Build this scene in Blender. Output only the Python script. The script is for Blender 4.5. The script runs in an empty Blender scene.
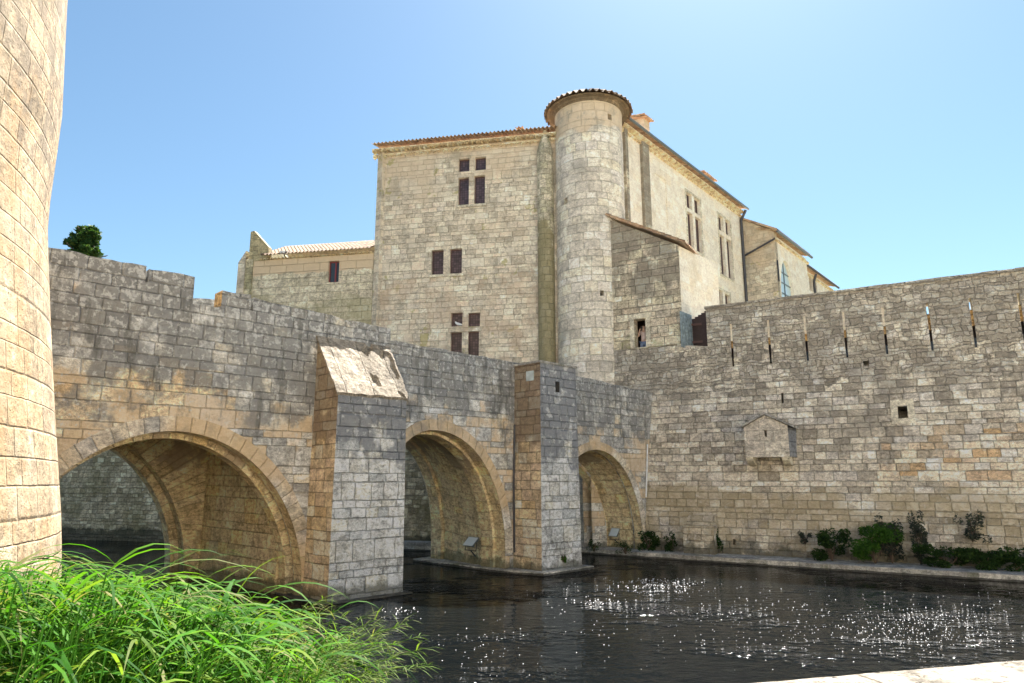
import bpy, math, random
from mathutils import Vector, Matrix, noise as mnoise
from mathutils.geometry import tessellate_polygon
random.seed(7)
R_ = math.radians
SC = bpy.context.scene
COL = SC.collection
# ------------------------------------------------------------------ camera constants
F_PX = 690.0; TH = math.atan(138.5 / F_PX); EYE = 3.0
def ray(u, v):
    dx = (u - 512) / F_PX; dy = (341.5 - v) / F_PX
    return Vector((dx, math.cos(TH) - dy * math.sin(TH), math.sin(TH) + dy * math.cos(TH)))
def lerp(a, b, t): return a + (b - a) * t
def interp(tab, x):
    if x <= tab[0][0]: return tab[0][1]
    for (x0, y0), (x1, y1) in zip(tab, tab[1:]):
        if x <= x1: return y0 + (y1 - y0) * (x - x0) / (x1 - x0)
    return tab[-1][1]

# ------------------------------------------------------------------ object helpers
def tag(o, label=None, cat=None, group=None, kind=None):
    if label: o['label'] = label
    if cat: o['category'] = cat
    if group: o['group'] = group
    if kind: o['kind'] = kind
    return o
def empty(name, loc=(0, 0, 0), rz=0):
    o = bpy.data.objects.new(name, None); COL.objects.link(o)
    o.location = loc; o.rotation_euler = (0, 0, rz); o.empty_display_size = .2
    return o
class MB:
    def __init__(s): s.v = []; s.f = []; s.uv = []; s.m = []
    def face(s, pts, uvs=None, mat=0):
        pts = [Vector(p) for p in pts]
        if uvs is None:
            n = (pts[1] - pts[0]).cross(pts[2] - pts[0])
            if len(pts) > 3 and n.length < 1e-9: n = (pts[2] - pts[0]).cross(pts[3] - pts[0])
            if n.length > 1e-12: n.normalize()
            if abs(n.z) > .8: uvs = [(p.x, p.y) for p in pts]
            else:
                t = Vector((-n.y, n.x, 0)); t.normalize()
                k = 1 / max(.5, math.sqrt(1 - n.z * n.z))
                uvs = [(p.dot(t), p.z * k) for p in pts]
        b = len(s.v); s.v += [tuple(p) for p in pts]
        s.f.append(tuple(range(b, b + len(pts)))); s.uv.append(list(uvs)); s.m.append(mat)
    def grid(s, rows, uvs=None, mat=0):
        # rows: list of lists of points (shared vertices => smooth shading possible)
        b = len(s.v); nr = len(rows); nc = len(rows[0])
        for r in rows: s.v += [tuple(p) for p in r]
        for i in range(nr - 1):
            for j in range(nc - 1):
                a = b + i * nc + j
                s.f.append((a, a + 1, a + nc + 1, a + nc))
                if uvs: s.uv.append([uvs[i][j], uvs[i][j + 1], uvs[i + 1][j + 1], uvs[i + 1][j]])
                else: s.uv.append([(j, i), (j + 1, i), (j + 1, i + 1), (j, i + 1)])
                s.m.append(mat)
    def box(s, c, ax, ay, az, hx, hy, hz, mat=0):
        c = Vector(c); ax = Vector(ax); ay = Vector(ay); az = Vector(az)
        P = lambda i, j, k: c + ax * hx * i + ay * hy * j + az * hz * k
        for q in (((-1,-1,-1),(1,-1,-1),(1,-1,1),(-1,-1,1)), ((1,1,-1),(-1,1,-1),(-1,1,1),(1,1,1)),
                  ((-1,1,-1),(-1,-1,-1),(-1,-1,1),(-1,1,1)), ((1,-1,-1),(1,1,-1),(1,1,1),(1,-1,1)),
                  ((-1,-1,1),(1,-1,1),(1,1,1),(-1,1,1)), ((-1,1,-1),(1,1,-1),(1,-1,-1),(-1,-1,-1))):
            s.face([P(*t) for t in q], None, mat)
    def tube(s, pts, rad, n=8, mat=0, cap=True):
        pts = [Vector(p) for p in pts]; rings = []
        for i, p in enumerate(pts):
            t = (pts[min(i + 1, len(pts) - 1)] - pts[max(i - 1, 0)]).normalized()
            a = t.orthogonal().normalized() if i == 0 else (pa - t * pa.dot(t)).normalized()
            pa = a; b = t.cross(a)
            r = rad[i] if isinstance(rad, (list, tuple)) else rad
            rings.append([p + (a * math.cos(2*math.pi*k/n) + b * math.sin(2*math.pi*k/n)) * r for k in range(n + 1)])
        s.grid(rings, [[(k / n, i) for k in range(n + 1)] for i in range(len(rings))], mat)
        if cap:
            for rr in (rings[0], rings[-1]): s.face(rr[:-1], [(0, 0)] * n, mat)
    def build(s, name, mats, parent=None, smooth=False, bev=0):
        me = bpy.data.meshes.new(name); me.from_pydata(s.v, [], s.f)
        ul = me.uv_layers.new(name='UVMap'); k = 0
        for u in s.uv:
            for c in u: ul.data[k].uv = c; k += 1
        if not isinstance(mats, (list, tuple)): mats = [mats]
        for m in mats: me.materials.append(m)
        for p, mi in zip(me.polygons, s.m): p.material_index = mi; p.use_smooth = smooth
        me.update()
        o = bpy.data.objects.new(name, me); COL.objects.link(o)
        if parent: o.parent = parent
        if parent and parent.location.length > 0 and parent.type == 'EMPTY':
            o.matrix_parent_inverse = (Matrix.Translation(parent.location) @ parent.rotation_euler.to_matrix().to_4x4()).inverted()
        return o
def breaks(a, b, step, extra=()):
    n = max(1, int(round((b - a) / step))); L = [lerp(a, b, i / n) for i in range(n + 1)]
    ex = [e for e in extra if a < e < b]
    L = [x for x in L if x in (a, b) or all(abs(x - e) > step * .3 for e in ex)]
    return sorted(set(L + list(ex)))
def plate(mb, M, s0, s1, z0, z1, holes=(), top=None, thick=.4, ds=1.0, mat=0, jm=None, uo=(0, 0), ends=True, backs=True):
    """a wall: front at w=0, back at w=thick (away from viewer), holes (a,b,c,d,depth)"""
    jm = mat if jm is None else jm
    S = breaks(s0, s1, ds, [h[0] for h in holes] + [h[1] for h in holes])
    Z = breaks(z0, z1, 1.6, [h[2] for h in holes] + [h[3] for h in holes])
    def Zt(s, k): return top(s) if (top and k == len(Z) - 1) else Z[k]
    hm = lambda h: h[5] if len(h) > 5 else jm
    def inh(i, k):
        cs = (S[i] + S[i + 1]) / 2; cz = (Z[k] + Z[k + 1]) / 2
        for h in holes:
            if h[0] < cs < h[1] and h[2] < cz < h[3]: return h
    U = lambda s, z: (s + uo[0], z + uo[1])
    for i in range(len(S) - 1):
        for k in range(len(Z) - 1):
            h = inh(i, k); q = [(S[i], Zt(S[i], k)), (S[i+1], Zt(S[i+1], k)), (S[i+1], Zt(S[i+1], k+1)), (S[i], Zt(S[i], k+1))]
            if h is None:
                mb.face([M(s, z, 0) for s, z in q], [U(s, z) for s, z in q], mat)
                if backs: mb.face([M(s, z, thick) for s, z in q[::-1]], [U(s, z) for s, z in q[::-1]], mat)
            elif h[4] < thick:
                mb.face([M(s, z, h[4]) for s, z in q], [U(s, z) for s, z in q], hm(h))
                if backs: mb.face([M(s, z, thick) for s, z in q[::-1]], [U(s, z) for s, z in q[::-1]], mat)
    for h in holes:
        a, b, c, d, dp = h[:5]; dp = min(dp, thick)
        for (p, q) in (((a, c), (a, d)), ((b, d), (b, c)), ((a, d), (b, d)), ((b, c), (a, c))):
            mb.face([M(p[0], p[1], 0), M(p[0], p[1], dp), M(q[0], q[1], dp), M(q[0], q[1], 0)],
                    [(0, p[0] + p[1]), (dp, p[0] + p[1]), (dp, q[0] + q[1]), (0, q[0] + q[1])], hm(h))
    for i in range(len(S) - 1):
        a, b = S[i], S[i + 1]; za, zb = Zt(a, len(Z) - 1), Zt(b, len(Z) - 1)
        mb.face([M(a, za, 0), M(b, zb, 0), M(b, zb, thick), M(a, za, thick)], [(a, 0), (b, 0), (b, thick), (a, thick)], mat)
    if ends:
        for s_ in (s0, s1):
            for k in range(len(Z) - 1):
                a, b = Z[k], Zt(s_, k + 1)
                mb.face([M(s_, a, 0), M(s_, a, thick), M(s_, b, thick), M(s_, b, 0)], [(s_, a), (s_ + thick, a), (s_ + thick, b), (s_, b)], mat)
def frame(P, D, nrm):
    """M(s,z,w): P + s D - w nrm (nrm = outward normal)"""
    P = Vector((P[0], P[1], 0)); D = Vector((D[0], D[1], 0)).normalized(); N = Vector((nrm[0], nrm[1], 0)).normalized()
    return lambda s, z, w=0: P + D * s - N * w + Vector((0, 0, z))

# ------------------------------------------------------------------ node helpers
class NT:
    def __init__(s, nt): s.t = nt; s.n = nt.nodes; s.l = nt.links
    def add(s, ty, **k):
        n = s.n.new(ty)
        for a, b in k.items(): setattr(n, a, b)
        return n
    def put(s, sock, x):
        if isinstance(x, bpy.types.NodeSocket): s.l.new(x, sock)
        elif x is not None:
            if hasattr(sock, 'default_value') and not isinstance(x, (int, float)) and len(x) == 3 and sock.type == 'RGBA': x = (*x, 1)
            sock.default_value = x
    def m(s, op, a, b=None, c=None, clamp=False):
        n = s.add('ShaderNodeMath', operation=op, use_clamp=clamp)
        s.put(n.inputs[0], a)
        if b is not None: s.put(n.inputs[1], b)
        if c is not None: s.put(n.inputs[2], c)
        return n.outputs[0]
    def vm(s, op, a, b=None, sc=None):
        n = s.add('ShaderNodeVectorMath', operation=op); s.put(n.inputs[0], a)
        if b is not None: s.put(n.inputs[1], b)
        if sc is not None: s.put(n.inputs['Scale'], sc)
        return n.outputs[0]
    def xyz(s, v):
        n = s.add('ShaderNodeSeparateXYZ'); s.put(n.inputs[0], v); return n.outputs
    def cxyz(s, x, y, z=0):
        n = s.add('ShaderNodeCombineXYZ'); s.put(n.inputs[0], x); s.put(n.inputs[1], y); s.put(n.inputs[2], z); return n.outputs[0]
    def noise(s, v, sc, det=2, rough=.5, dim='3D', w=None, dist=0):
        n = s.add('ShaderNodeTexNoise', noise_dimensions=dim)
        if dim != '1D': s.put(n.inputs['Vector'], v)
        if w is not None: s.put(n.inputs['W'], w)
        n.inputs['Scale'].default_value = sc; n.inputs['Detail'].default_value = det
        n.inputs['Roughness'].default_value = rough; n.inputs['Distortion'].default_value = dist
        return n.outputs
    def white(s, v=None, w=None):
        n = s.add('ShaderNodeTexWhiteNoise', noise_dimensions='3D' if v is not None else '1D')
        if v is not None: s.put(n.inputs['Vector'], v)
        else: s.put(n.inputs['W'], w)
        return n.outputs
    def ss(s, x, a, b, lo=0., hi=1.):
        n = s.add('ShaderNodeMapRange', interpolation_type='SMOOTHSTEP')
        s.put(n.inputs['Value'], x)
        for k, q in (('From Min', a), ('From Max', b), ('To Min', lo), ('To Max', hi)): s.put(n.inputs[k], q)
        return n.outputs[0]
    def lin(s, x, a, b, lo=0., hi=1.):
        n = s.add('ShaderNodeMapRange'); s.put(n.inputs['Value'], x)
        for k, q in (('From Min', a), ('From Max', b), ('To Min', lo), ('To Max', hi)): s.put(n.inputs[k], q)
        return n.outputs[0]
    def mix(s, f, a, b, mode='MIX'):
        n = s.add('ShaderNodeMix', data_type='RGBA', blend_type=mode)
        s.put(n.inputs[0], f); s.put(n.inputs[6], a); s.put(n.inputs[7], b); return n.outputs[2]
    def fmix(s, f, a, b):
        n = s.add('ShaderNodeMix', data_type='FLOAT'); s.put(n.inputs[0], f); s.put(n.inputs[2], a); s.put(n.inputs[3], b); return n.outputs[0]
    def ramp(s, f, stops, mode='LINEAR'):
        n = s.add('ShaderNodeValToRGB'); n.color_ramp.interpolation = mode; e = n.color_ramp.elements
        while len(e) < len(stops): e.new(.5)
        for i, (p, c) in enumerate(stops): e[i].position = p; e[i].color = (*c, 1)
        s.put(n.inputs[0], f); return n.outputs[0]
def new_mat(name):
    m = bpy.data.materials.new(name); m.use_nodes = True; m.node_tree.nodes.clear()
    N = NT(m.node_tree); out = N.add('ShaderNodeOutputMaterial'); return m, N, out
def simple(name, col, rough=.6, metal=0, var=.15, vscale=6, bump=.2, spec=.5):
    m, N, out = new_mat(name); b = N.add('ShaderNodeBsdfPrincipled')
    pos = N.add('ShaderNodeNewGeometry').outputs['Position']
    n = N.noise(pos, vscale, 4)[0]
    c = N.mix(N.lin(n, .3, .7), tuple(x * (1 - var) for x in col), tuple(min(1, x * (1 + var)) for x in col))
    N.put(b.inputs['Base Color'], c); b.inputs['Roughness'].default_value = rough; b.inputs['Metallic'].default_value = metal
    b.inputs['Specular IOR Level'].default_value = spec
    bp = N.add('ShaderNodeBump'); bp.inputs['Strength'].default_value = bump; bp.inputs['Distance'].default_value = .01
    N.put(bp.inputs['Height'], n); N.l.new(bp.outputs[0], b.inputs['Normal'])
    N.l.new(b.outputs[0], out.inputs[0]); return m

# ---- masonry pattern group
def make_pattern():
    g = bpy.data.node_groups.new('masonry_pattern', 'ShaderNodeTree')
    for nm, ty in (('UV', 'NodeSocketVector'), ('BW', 'NodeSocketFloat'), ('BH', 'NodeSocketFloat'), ('Irr', 'NodeSocketFloat'), ('Warp', 'NodeSocketFloat'), ('Seed', 'NodeSocketFloat')):
        g.interface.new_socket(nm, in_out='INPUT', socket_type=ty)
    for nm, ty in (('Edge', 'NodeSocketFloat'), ('Rnd', 'NodeSocketFloat'), ('Rnd2', 'NodeSocketFloat'), ('Cell', 'NodeSocketVector')):
        g.interface.new_socket(nm, in_out='OUTPUT', socket_type=ty)
    N = NT(g); gi = N.add('NodeGroupInput').outputs; go = N.add('NodeGroupOutput').inputs
    d1 = N.noise(gi['UV'], 2.3, 3, .6)[1]
    dd = N.vm('SCALE', N.vm('SUBTRACT', d1, (.5, .5, .5)), sc=gi['Irr'])
    uv = N.xyz(N.vm('ADD', gi['UV'], dd))
    y0 = N.m('DIVIDE', uv[1], gi['BH'])
    nw = N.noise(None, .55, 1, dim='1D', w=N.m('ADD', y0, N.m('MULTIPLY', gi['Seed'], 13.7)))[0]
    y = N.m('ADD', N.m('ADD', y0, 100.37), N.m('MULTIPLY', N.m('SUBTRACT', nw, .5), N.m('MULTIPLY', gi['Warp'], 2.2)))
    row = N.m('FLOOR', y); fy = N.m('FRACT', y)
    r1 = N.white(w=N.m('ADD', row, gi['Seed']))
    rc = N.add('ShaderNodeSeparateColor'); N.l.new(r1[1], rc.inputs[0])
    wrow = N.m('MULTIPLY', gi['BW'], N.m('ADD', 1, N.m('MULTIPLY', N.m('SUBTRACT', rc.outputs[0], .45), gi['Warp'])))
    x0 = N.m('ADD', N.m('DIVIDE', uv[0], wrow), N.m('ADD', N.m('MULTIPLY', rc.outputs[1], 37), 200))
    nx = N.noise(N.cxyz(N.m('MULTIPLY', x0, .6), N.m('MULTIPLY', row, 7.31), gi['Seed']), 1, 1)[0]
    x = N.m('ADD', x0, N.m('MULTIPLY', N.m('SUBTRACT', nx, .5), N.m('MULTIPLY', gi['Warp'], 1.6)))
    col = N.m('FLOOR', x); fx = N.m('FRACT', x)
    ex = N.m('MULTIPLY', N.m('MINIMUM', fx, N.m('SUBTRACT', 1, fx)), wrow)
    ey = N.m('MULTIPLY', N.m('MINIMUM', fy, N.m('SUBTRACT', 1, fy)), gi['BH'])
    e = N.m('SMOOTH_MIN', ex, ey, .04)
    cell = N.cxyz(col, row, gi['Seed'])
    w = N.white(v=cell); sc = N.add('ShaderNodeSeparateColor'); N.l.new(w[1], sc.inputs[0])
    N.l.new(e, go['Edge']); N.l.new(w[0], go['Rnd']); N.l.new(sc.outputs[0], go['Rnd2']); N.l.new(cell, go['Cell'])
    return g
PATTERN = make_pattern()
def stone(name, pal, mortar, bw=.6, bh=.3, irr=.05, warp=.5, seed=1, joint=(.006, .022), stains=(), depth=.035, second=None, val=.35, pits=.35, rough=.92, fine=1.0, patch=None, grit=1.5, mort_amt=.5):
    """pal: list of colours per stone; stains: list of dict(c, sc, th, soft, z=[(z,val)..], st, det, xy)
       second: dict(bw,bh,irr,warp, z0,z1) another pattern above z0"""
    m, N, out = new_mat(name); bs = N.add('ShaderNodeBsdfPrincipled')
    geo = N.add('ShaderNodeNewGeometry').outputs['Position']; uv = N.add('ShaderNodeUVMap'); uv.uv_map = 'UVMap'; uv = uv.outputs[0]
    pz = N.xyz(geo)[2]
    def pat(bw, bh, irr, warp, seed):
        g = N.add('ShaderNodeGroup'); g.node_tree = PATTERN
        N.l.new(uv, g.inputs['UV']); g.inputs['BW'].default_value = bw; g.inputs['BH'].default_value = bh
        g.inputs['Irr'].default_value = irr; g.inputs['Warp'].default_value = warp; g.inputs['Seed'].default_value = seed
        return g.outputs['Edge'], g.outputs['Rnd'], g.outputs['Rnd2']
    e, r, r2 = pat(bw, bh, irr, warp, seed)
    nm = N.noise(geo, 1.1, 5, .6)[0]; nf = N.noise(geo, 9, 6, .7)[0]; nff = N.noise(geo, 38, 3, .7)[0]
    if second:
        e2, rb, rb2 = pat(second['bw'], second['bh'], second['irr'], second['warp'], seed + 5)
        zz = N.m('ADD', pz, N.m('MULTIPLY', N.m('SUBTRACT', nm, .5), 4.0))
        k = N.ss(zz, second['z0'], second['z1']); k = N.m('GREATER_THAN', k, .5)
        e = N.fmix(k, e, e2); r = N.fmix(k, r, rb); r2 = N.fmix(k, r2, rb2)
    e = N.m('ADD', e, N.m('MULTIPLY', N.m('SUBTRACT', nf, .5), .022 * fine))
    stops = [((i + .5) / len(pal), c) for i, c in enumerate(pal)]
    c = N.ramp(r, stops, 'LINEAR')
    if patch:   # region of newer, warmer stones
        ux = N.xyz(uv); ins = None
        for ax, a, b in ((0, patch['u0'], patch['u1']), (1, patch['v0'], patch['v1'])):
            q = N.m('ADD', ux[ax], N.m('MULTIPLY', N.m('SUBTRACT', r, .5), 1.2))
            t = N.m('MULTIPLY', N.m('GREATER_THAN', q, a), N.m('LESS_THAN', q, b)); ins = t if ins is None else N.m('MULTIPLY', ins, t)
        c = N.mix(ins, c, N.ramp(r2, [((i + .5) / len(patch['pal']), cc) for i, cc in enumerate(patch['pal'])]))
    bright = N.m('ADD', 1 - val / 2, N.m('MULTIPLY', r2, val))
    bright = N.m('MULTIPLY', bright, N.lin(nf, .25, .75, .82, 1.16))
    bright = N.m('MULTIPLY', bright, N.lin(nff, .3, .7, 1 - .20 * grit, 1 + .22 * grit))
    blot = N.noise(geo, 1.9, 8, .78)[0]; blot2 = N.noise(N.vm('MULTIPLY', geo, (1, 1, 1.8)), 6.5, 6, .8)[0]
    bright = N.m('MULTIPLY', bright, N.lin(blot, .36, .64, 1 - .24 * grit, 1 + .30 * grit)); bright = N.m('MULTIPLY', bright, N.lin(blot2, .36, .64, 1 - .28 * grit, 1 + .30 * grit))
    c = N.mix(1, c, N.cxyz(bright, bright, bright), 'MULTIPLY'); c = N.mix(1, c, (.88, .88, .88), 'DARKEN')
    # eroded pits
    pt = N.noise(N.vm('MULTIPLY', geo, (1, 1, 1.7)), 17, 4, .75)[0]
    pit = N.m('MULTIPLY', N.ss(pt, .60, .70), pits)
    mm = N.ss(e, joint[0], joint[1], 1, 0); mm = N.m('MULTIPLY', mm, N.lin(N.noise(geo, 1.7, 5, .7)[0], .38, .6, .12, 1))
    c = N.mix(N.m('MULTIPLY', mm, .66), c, mortar)
    c = N.mix(pit, c, tuple(x * .35 for x in mortar))
    for i, st in enumerate(stains):
        vv = geo if not st.get('streak') else N.vm('MULTIPLY', geo, (1, 1, .18))
        n = N.noise(N.vm('ADD', vv, (3.1 * i + 11 * seed, 1.7 * i, 0)), st.get('sc', .6), st.get('det', 6), st.get('rough', .68))[0]
        if 'z' in st:
            zs = st['z']; z0, z1 = zs[0][0], zs[-1][0]
            rp = N.ramp(N.lin(pz, z0, z1), [((z - z0) / (z1 - z0), (v, v, v)) for z, v in zs])
            n = N.m('ADD', n, N.m('SUBTRACT', rp, .5))
        if st.get('block'): n = N.m('ADD', n, N.m('MULTIPLY', N.m('SUBTRACT', r2, .5), st['block']))
        so = st.get('soft', .06); k = N.m('MULTIPLY', N.ss(n, st['th'] - so, st['th'] + so), st.get('st', .8))
        c = N.mix(k, c, st['c'])
    N.put(bs.inputs['Base Color'], c); bs.inputs['Roughness'].default_value = rough; bs.inputs['Specular IOR Level'].default_value = .25
    h = N.m('MULTIPLY', N.ss(e, -.006, .022), 1.0); h = N.m('ADD', h, N.m('MULTIPLY', blot2, .7))
    h = N.m('ADD', h, N.m('MULTIPLY', r2, .35)); h = N.m('ADD', h, N.m('MULTIPLY', nf, .9 * fine)); h = N.m('ADD', h, N.m('MULTIPLY', nff, .25 * fine))
    h = N.m('SUBTRACT', h, N.m('MULTIPLY', pit, .8))
    bp = N.add('ShaderNodeBump'); bp.inputs['Strength'].default_value = 1; bp.inputs['Distance'].default_value = depth
    N.put(bp.inputs['Height'], h); N.l.new(bp.outputs[0], bs.inputs['Normal'])
    N.l.new(bs.outputs[0], out.inputs[0]); return m

CREAM = (.58, .50, .38); TAN = (.48, .38, .25); OCHRE = (.52, .36, .19); GREY = (.36, .34, .30); PALE = (.66, .60, .50); BLUE = (.40, .42, .45); ROSE = (.50, .39, .31)
M = {}
M['bridge'] = stone('bridge_stone', [(.46,.45,.43), (.60,.57,.51), (.70,.68,.63), (.50,.50,.49), (.64,.57,.45), (.64,.63,.60)], (.38,.35,.30), .58, .30, .05, .6, 1, grit=1.7, patch=dict(u0=-11, u1=-2.6, v0=2.0, v1=5.5, pal=[(.78,.62,.42), (.74,.54,.32), (.80,.68,.50), (.72,.62,.50)]),
    stains=[dict(c=(.64,.47,.28), sc=.30, th=.60, soft=.05, st=.7, det=4, block=.4, z=[(0,.56),(3.5,.62),(4.9,.56),(5.8,.3),(8,.2)]),
            dict(c=(.22,.22,.215), sc=1.1, th=.55, soft=.07, st=.85, z=[(0,.22),(3.2,.32),(4.6,.50),(6.0,.62),(8.5,.66)]),
            dict(c=(.62,.62,.60), sc=7.5, th=.605, soft=.03, st=.8, det=6, z=[(0,.46),(5,.5),(8,.58)]),
            dict(c=(.10,.10,.09), sc=2.5, th=.62, soft=.06, st=.6, streak=True, z=[(0,.5),(4,.5),(8,.56)]),
            dict(c=(.07,.075,.05), sc=1.5, th=.56, soft=.1, st=.7, z=[(-1,.9),(.1,.8),(.45,.45),(8,.1)])], depth=.036)
M['pier_front'] = stone('pier_front_stone', [(.62,.63,.62), (.74,.73,.70), (.82,.80,.74), (.56,.57,.57), (.74,.69,.57), (.68,.68,.67)], (.40,.38,.34), .50, .30, .07, .65, 52, grit=1.8,
    stains=[dict(c=(.20,.21,.23), sc=1.2, th=.54, soft=.07, st=.85, z=[(0,.25),(2.6,.3),(3.6,.56),(5.0,.66),(8.5,.66)]),
            dict(c=(.66,.66,.66), sc=4.5, th=.60, soft=.03, st=.75, det=6, z=[(0,.46),(5,.5),(8,.56)]),
            dict(c=(.07,.075,.05), sc=1.5, th=.56, soft=.1, st=.7, z=[(-1,.9),(.1,.8),(.45,.45),(8,.1)])], depth=.06)
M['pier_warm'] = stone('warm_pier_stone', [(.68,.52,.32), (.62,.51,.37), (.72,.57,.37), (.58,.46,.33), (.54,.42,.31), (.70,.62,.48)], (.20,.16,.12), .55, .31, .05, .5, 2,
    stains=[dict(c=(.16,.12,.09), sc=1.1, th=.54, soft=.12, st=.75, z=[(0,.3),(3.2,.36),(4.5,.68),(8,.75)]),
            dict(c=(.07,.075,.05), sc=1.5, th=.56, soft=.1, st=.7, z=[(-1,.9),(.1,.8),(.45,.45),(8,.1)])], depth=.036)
M['vault'] = stone('vault_stone', [(.78,.61,.36), (.72,.56,.34), (.82,.67,.42), (.66,.52,.34), (.76,.56,.29)], (.34,.25,.16), .6, .32, .04, .5, 3,  # colour warmed and brightened to stand for sunlight reflected off the water
    stains=[dict(c=(.42,.33,.24), sc=.5, th=.60, soft=.03, st=.75, det=5, z=[(0,.3),(2.6,.4),(3.4,.55),(5,.6)]),
            dict(c=(.10,.11,.06), sc=1.5, th=.58, soft=.08, st=.7, z=[(-1,.9),(.1,.8),(.5,.45),(8,.1)])], depth=.03)
M['ring'] = stone('voussoir_stone', [(.60,.54,.44), (.64,.54,.40), (.60,.57,.52), (.66,.52,.34), (.54,.50,.45)], (.32,.27,.21), .34, 3.0, .012, .25, 4, joint=(.001, .007),
    stains=[dict(c=(.64,.46,.26), sc=.25, th=.50, soft=.06, st=.75, det=2),
            dict(c=(.15,.15,.16), sc=1.1, th=.58, soft=.14, st=.6, z=[(0,.3),(8,.68)])], depth=.03)
M['cap'] = stone('cap_stone', [(.30,.26,.205), (.33,.285,.225)], (.27,.23,.185), .8, 9, .1, .1, 5, joint=(.0, .001), pits=.7, depth=.09,
    stains=[dict(c=(.34,.31,.27), sc=2.2, th=.63, soft=.04, st=.6)])
M['rampart'] = stone('rampart_stone', [(.58,.51,.41), (.70,.62,.49), (.48,.42,.34), (.80,.71,.57), (.62,.54,.43), (.44,.40,.35)], (.28,.245,.19), .55, .26, .06, .55, 6,
    second=dict(bw=.32, bh=.17, irr=.30, warp=.85, z0=6.2, z1=7.6), val=.85, pits=.6,
    stains=[dict(c=(.46,.37,.22), sc=.55, th=.56, soft=.08, st=.6, z=[(-1,.62),(2.4,.62),(3.2,.3),(11,.36)]),
            dict(c=(.27,.24,.20), sc=.9, th=.56, soft=.07, st=.6, z=[(-1,.5),(3,.35),(5,.5),(8,.6),(11,.64)]),
            dict(c=(.66,.62,.54), sc=5.5, th=.62, soft=.03, st=.65, det=5),
            dict(c=(.05,.055,.04), sc=1.4, th=.56, soft=.12, st=.75, z=[(-1,.95),(.25,.75),(.9,.3),(11,.0)])],
    patch=dict(u0=8.6, u1=17, v0=2.9, v1=4.5, pal=[(.72,.60,.45), (.68,.46,.25), (.64,.50,.37), (.74,.62,.46), (.60,.55,.48)]), depth=.045)
M['castle'] = stone('castle_stone', [(.67,.58,.45), (.75,.66,.52), (.60,.52,.41), (.80,.72,.57), (.54,.48,.40), (.71,.57,.43)], (.36,.30,.21), .52, .27, .05, .6, 7, val=.4, pits=.35, grit=1.1,
    stains=[dict(c=(.66,.53,.38), sc=.25, th=.54, soft=.1, st=.75, det=2, z=[(6,.3),(17,.35),(19.2,.62),(21,.9)]),
            dict(c=(.34,.30,.23), sc=.6, th=.58, soft=.06, st=.6), dict(c=(.78,.70,.56), sc=.9, th=.58, soft=.06, st=.5, block=.3),
            dict(c=(.40,.36,.13), sc=.8, th=.65, soft=.03, st=.7, det=4, block=.1),
            dict(c=(.56,.42,.30), sc=.8, th=.63, soft=.05, st=.5, z=[(6,.6),(13,.6),(14,.4),(22,.4)])], depth=.03)
M['mossy'] = stone('mossy_stone', [(.56,.50,.26), (.62,.55,.32), (.48,.44,.22), (.66,.58,.36)], (.26,.24,.14), .5, .27, .05, .5, 8, depth=.03)
M['turret'] = stone('turret_stone', [(.71,.64,.54), (.65,.59,.51), (.78,.71,.59), (.58,.53,.47), (.75,.67,.52), (.67,.61,.54)], (.42,.38,.30), .62, .42, .03, .45, 9, val=.35, pits=.25, grit=1.1,
    stains=[dict(c=(.68,.54,.38), sc=.5, th=.5, soft=.05, st=.8, det=2, z=[(5,.2),(19.4,.22),(20.3,.7),(22,1)]),
            dict(c=(.30,.28,.24), sc=.7, th=.59, soft=.06, st=.55)], depth=.03)
M['annex'] = stone('annex_stone', [(.56,.48,.36), (.74,.66,.48), (.58,.46,.34), (.82,.74,.56), (.44,.38,.30), (.66,.56,.42)], (.26,.23,.18), .62, .33, .07, .6, 10, val=.5, pits=.5,
    stains=[dict(c=(.24,.21,.17), sc=.6, th=.55, soft=.06, st=.75, z=[(6,.4),(10.5,.4),(12,.6),(16,.62)]),
            dict(c=(.33,.33,.14), sc=.9, th=.62, soft=.06, st=.6, z=[(5,.6),(9,.6),(10,.35),(16,.35)])], depth=.05)
M['pale'] = stone('pale_ashlar', [(.84,.76,.64), (.80,.72,.60), (.86,.79,.68), (.79,.69,.55)], (.66,.57,.44), .7, .36, .01, .3, 11, grit=.5, joint=(.002, .008), val=.12, pits=.1,
    stains=[dict(c=(.60,.50,.36), sc=.7, th=.64, soft=.1, st=.5)], depth=.012, fine=.6)
M['tower'] = stone('tower_stone', [(.24,.18,.11), (.28,.215,.14), (.26,.195,.12), (.31,.25,.17), (.28,.195,.11), (.22,.17,.115)], (.17,.13,.085), .62, .34, .03, .5, 12, joint=(.0, .007), val=.3, pits=1.0, depth=.028,
    stains=[dict(c=(.32,.20,.095), sc=.9, th=.58, soft=.07, st=.6, streak=True), dict(c=(.37,.31,.22), sc=1.1, th=.56, soft=.1, st=.5),
            dict(c=(.15,.12,.085), sc=2.6, th=.61, soft=.05, st=.7, z=[(0,.42),(5,.47),(9,.6),(16,.68)])])
M['plaster'] = stone('cream_plaster', [(.66,.52,.36), (.68,.55,.39)], (.60,.50,.36), 3, 2, .1, .2, 13, joint=(.0, .001), val=.1, pits=.1, depth=.008)
M['dark_wall'] = stone('moat_wall_stone', [(.46,.38,.24), (.54,.45,.30), (.38,.32,.22), (.58,.50,.34)], (.24,.2,.14), .4, .2, .16, .7, 14, val=.6,
    stains=[dict(c=(.20,.18,.08), sc=.7, th=.55, soft=.12, st=.6), dict(c=(.6,.58,.52), sc=5, th=.70, soft=.02, st=.9, det=2),
            dict(c=(.05,.05,.035), sc=1, th=.56, soft=.1, st=.8, z=[(-1,1),(.3,.8),(.9,.3),(9,.2)])], depth=.05)
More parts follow.
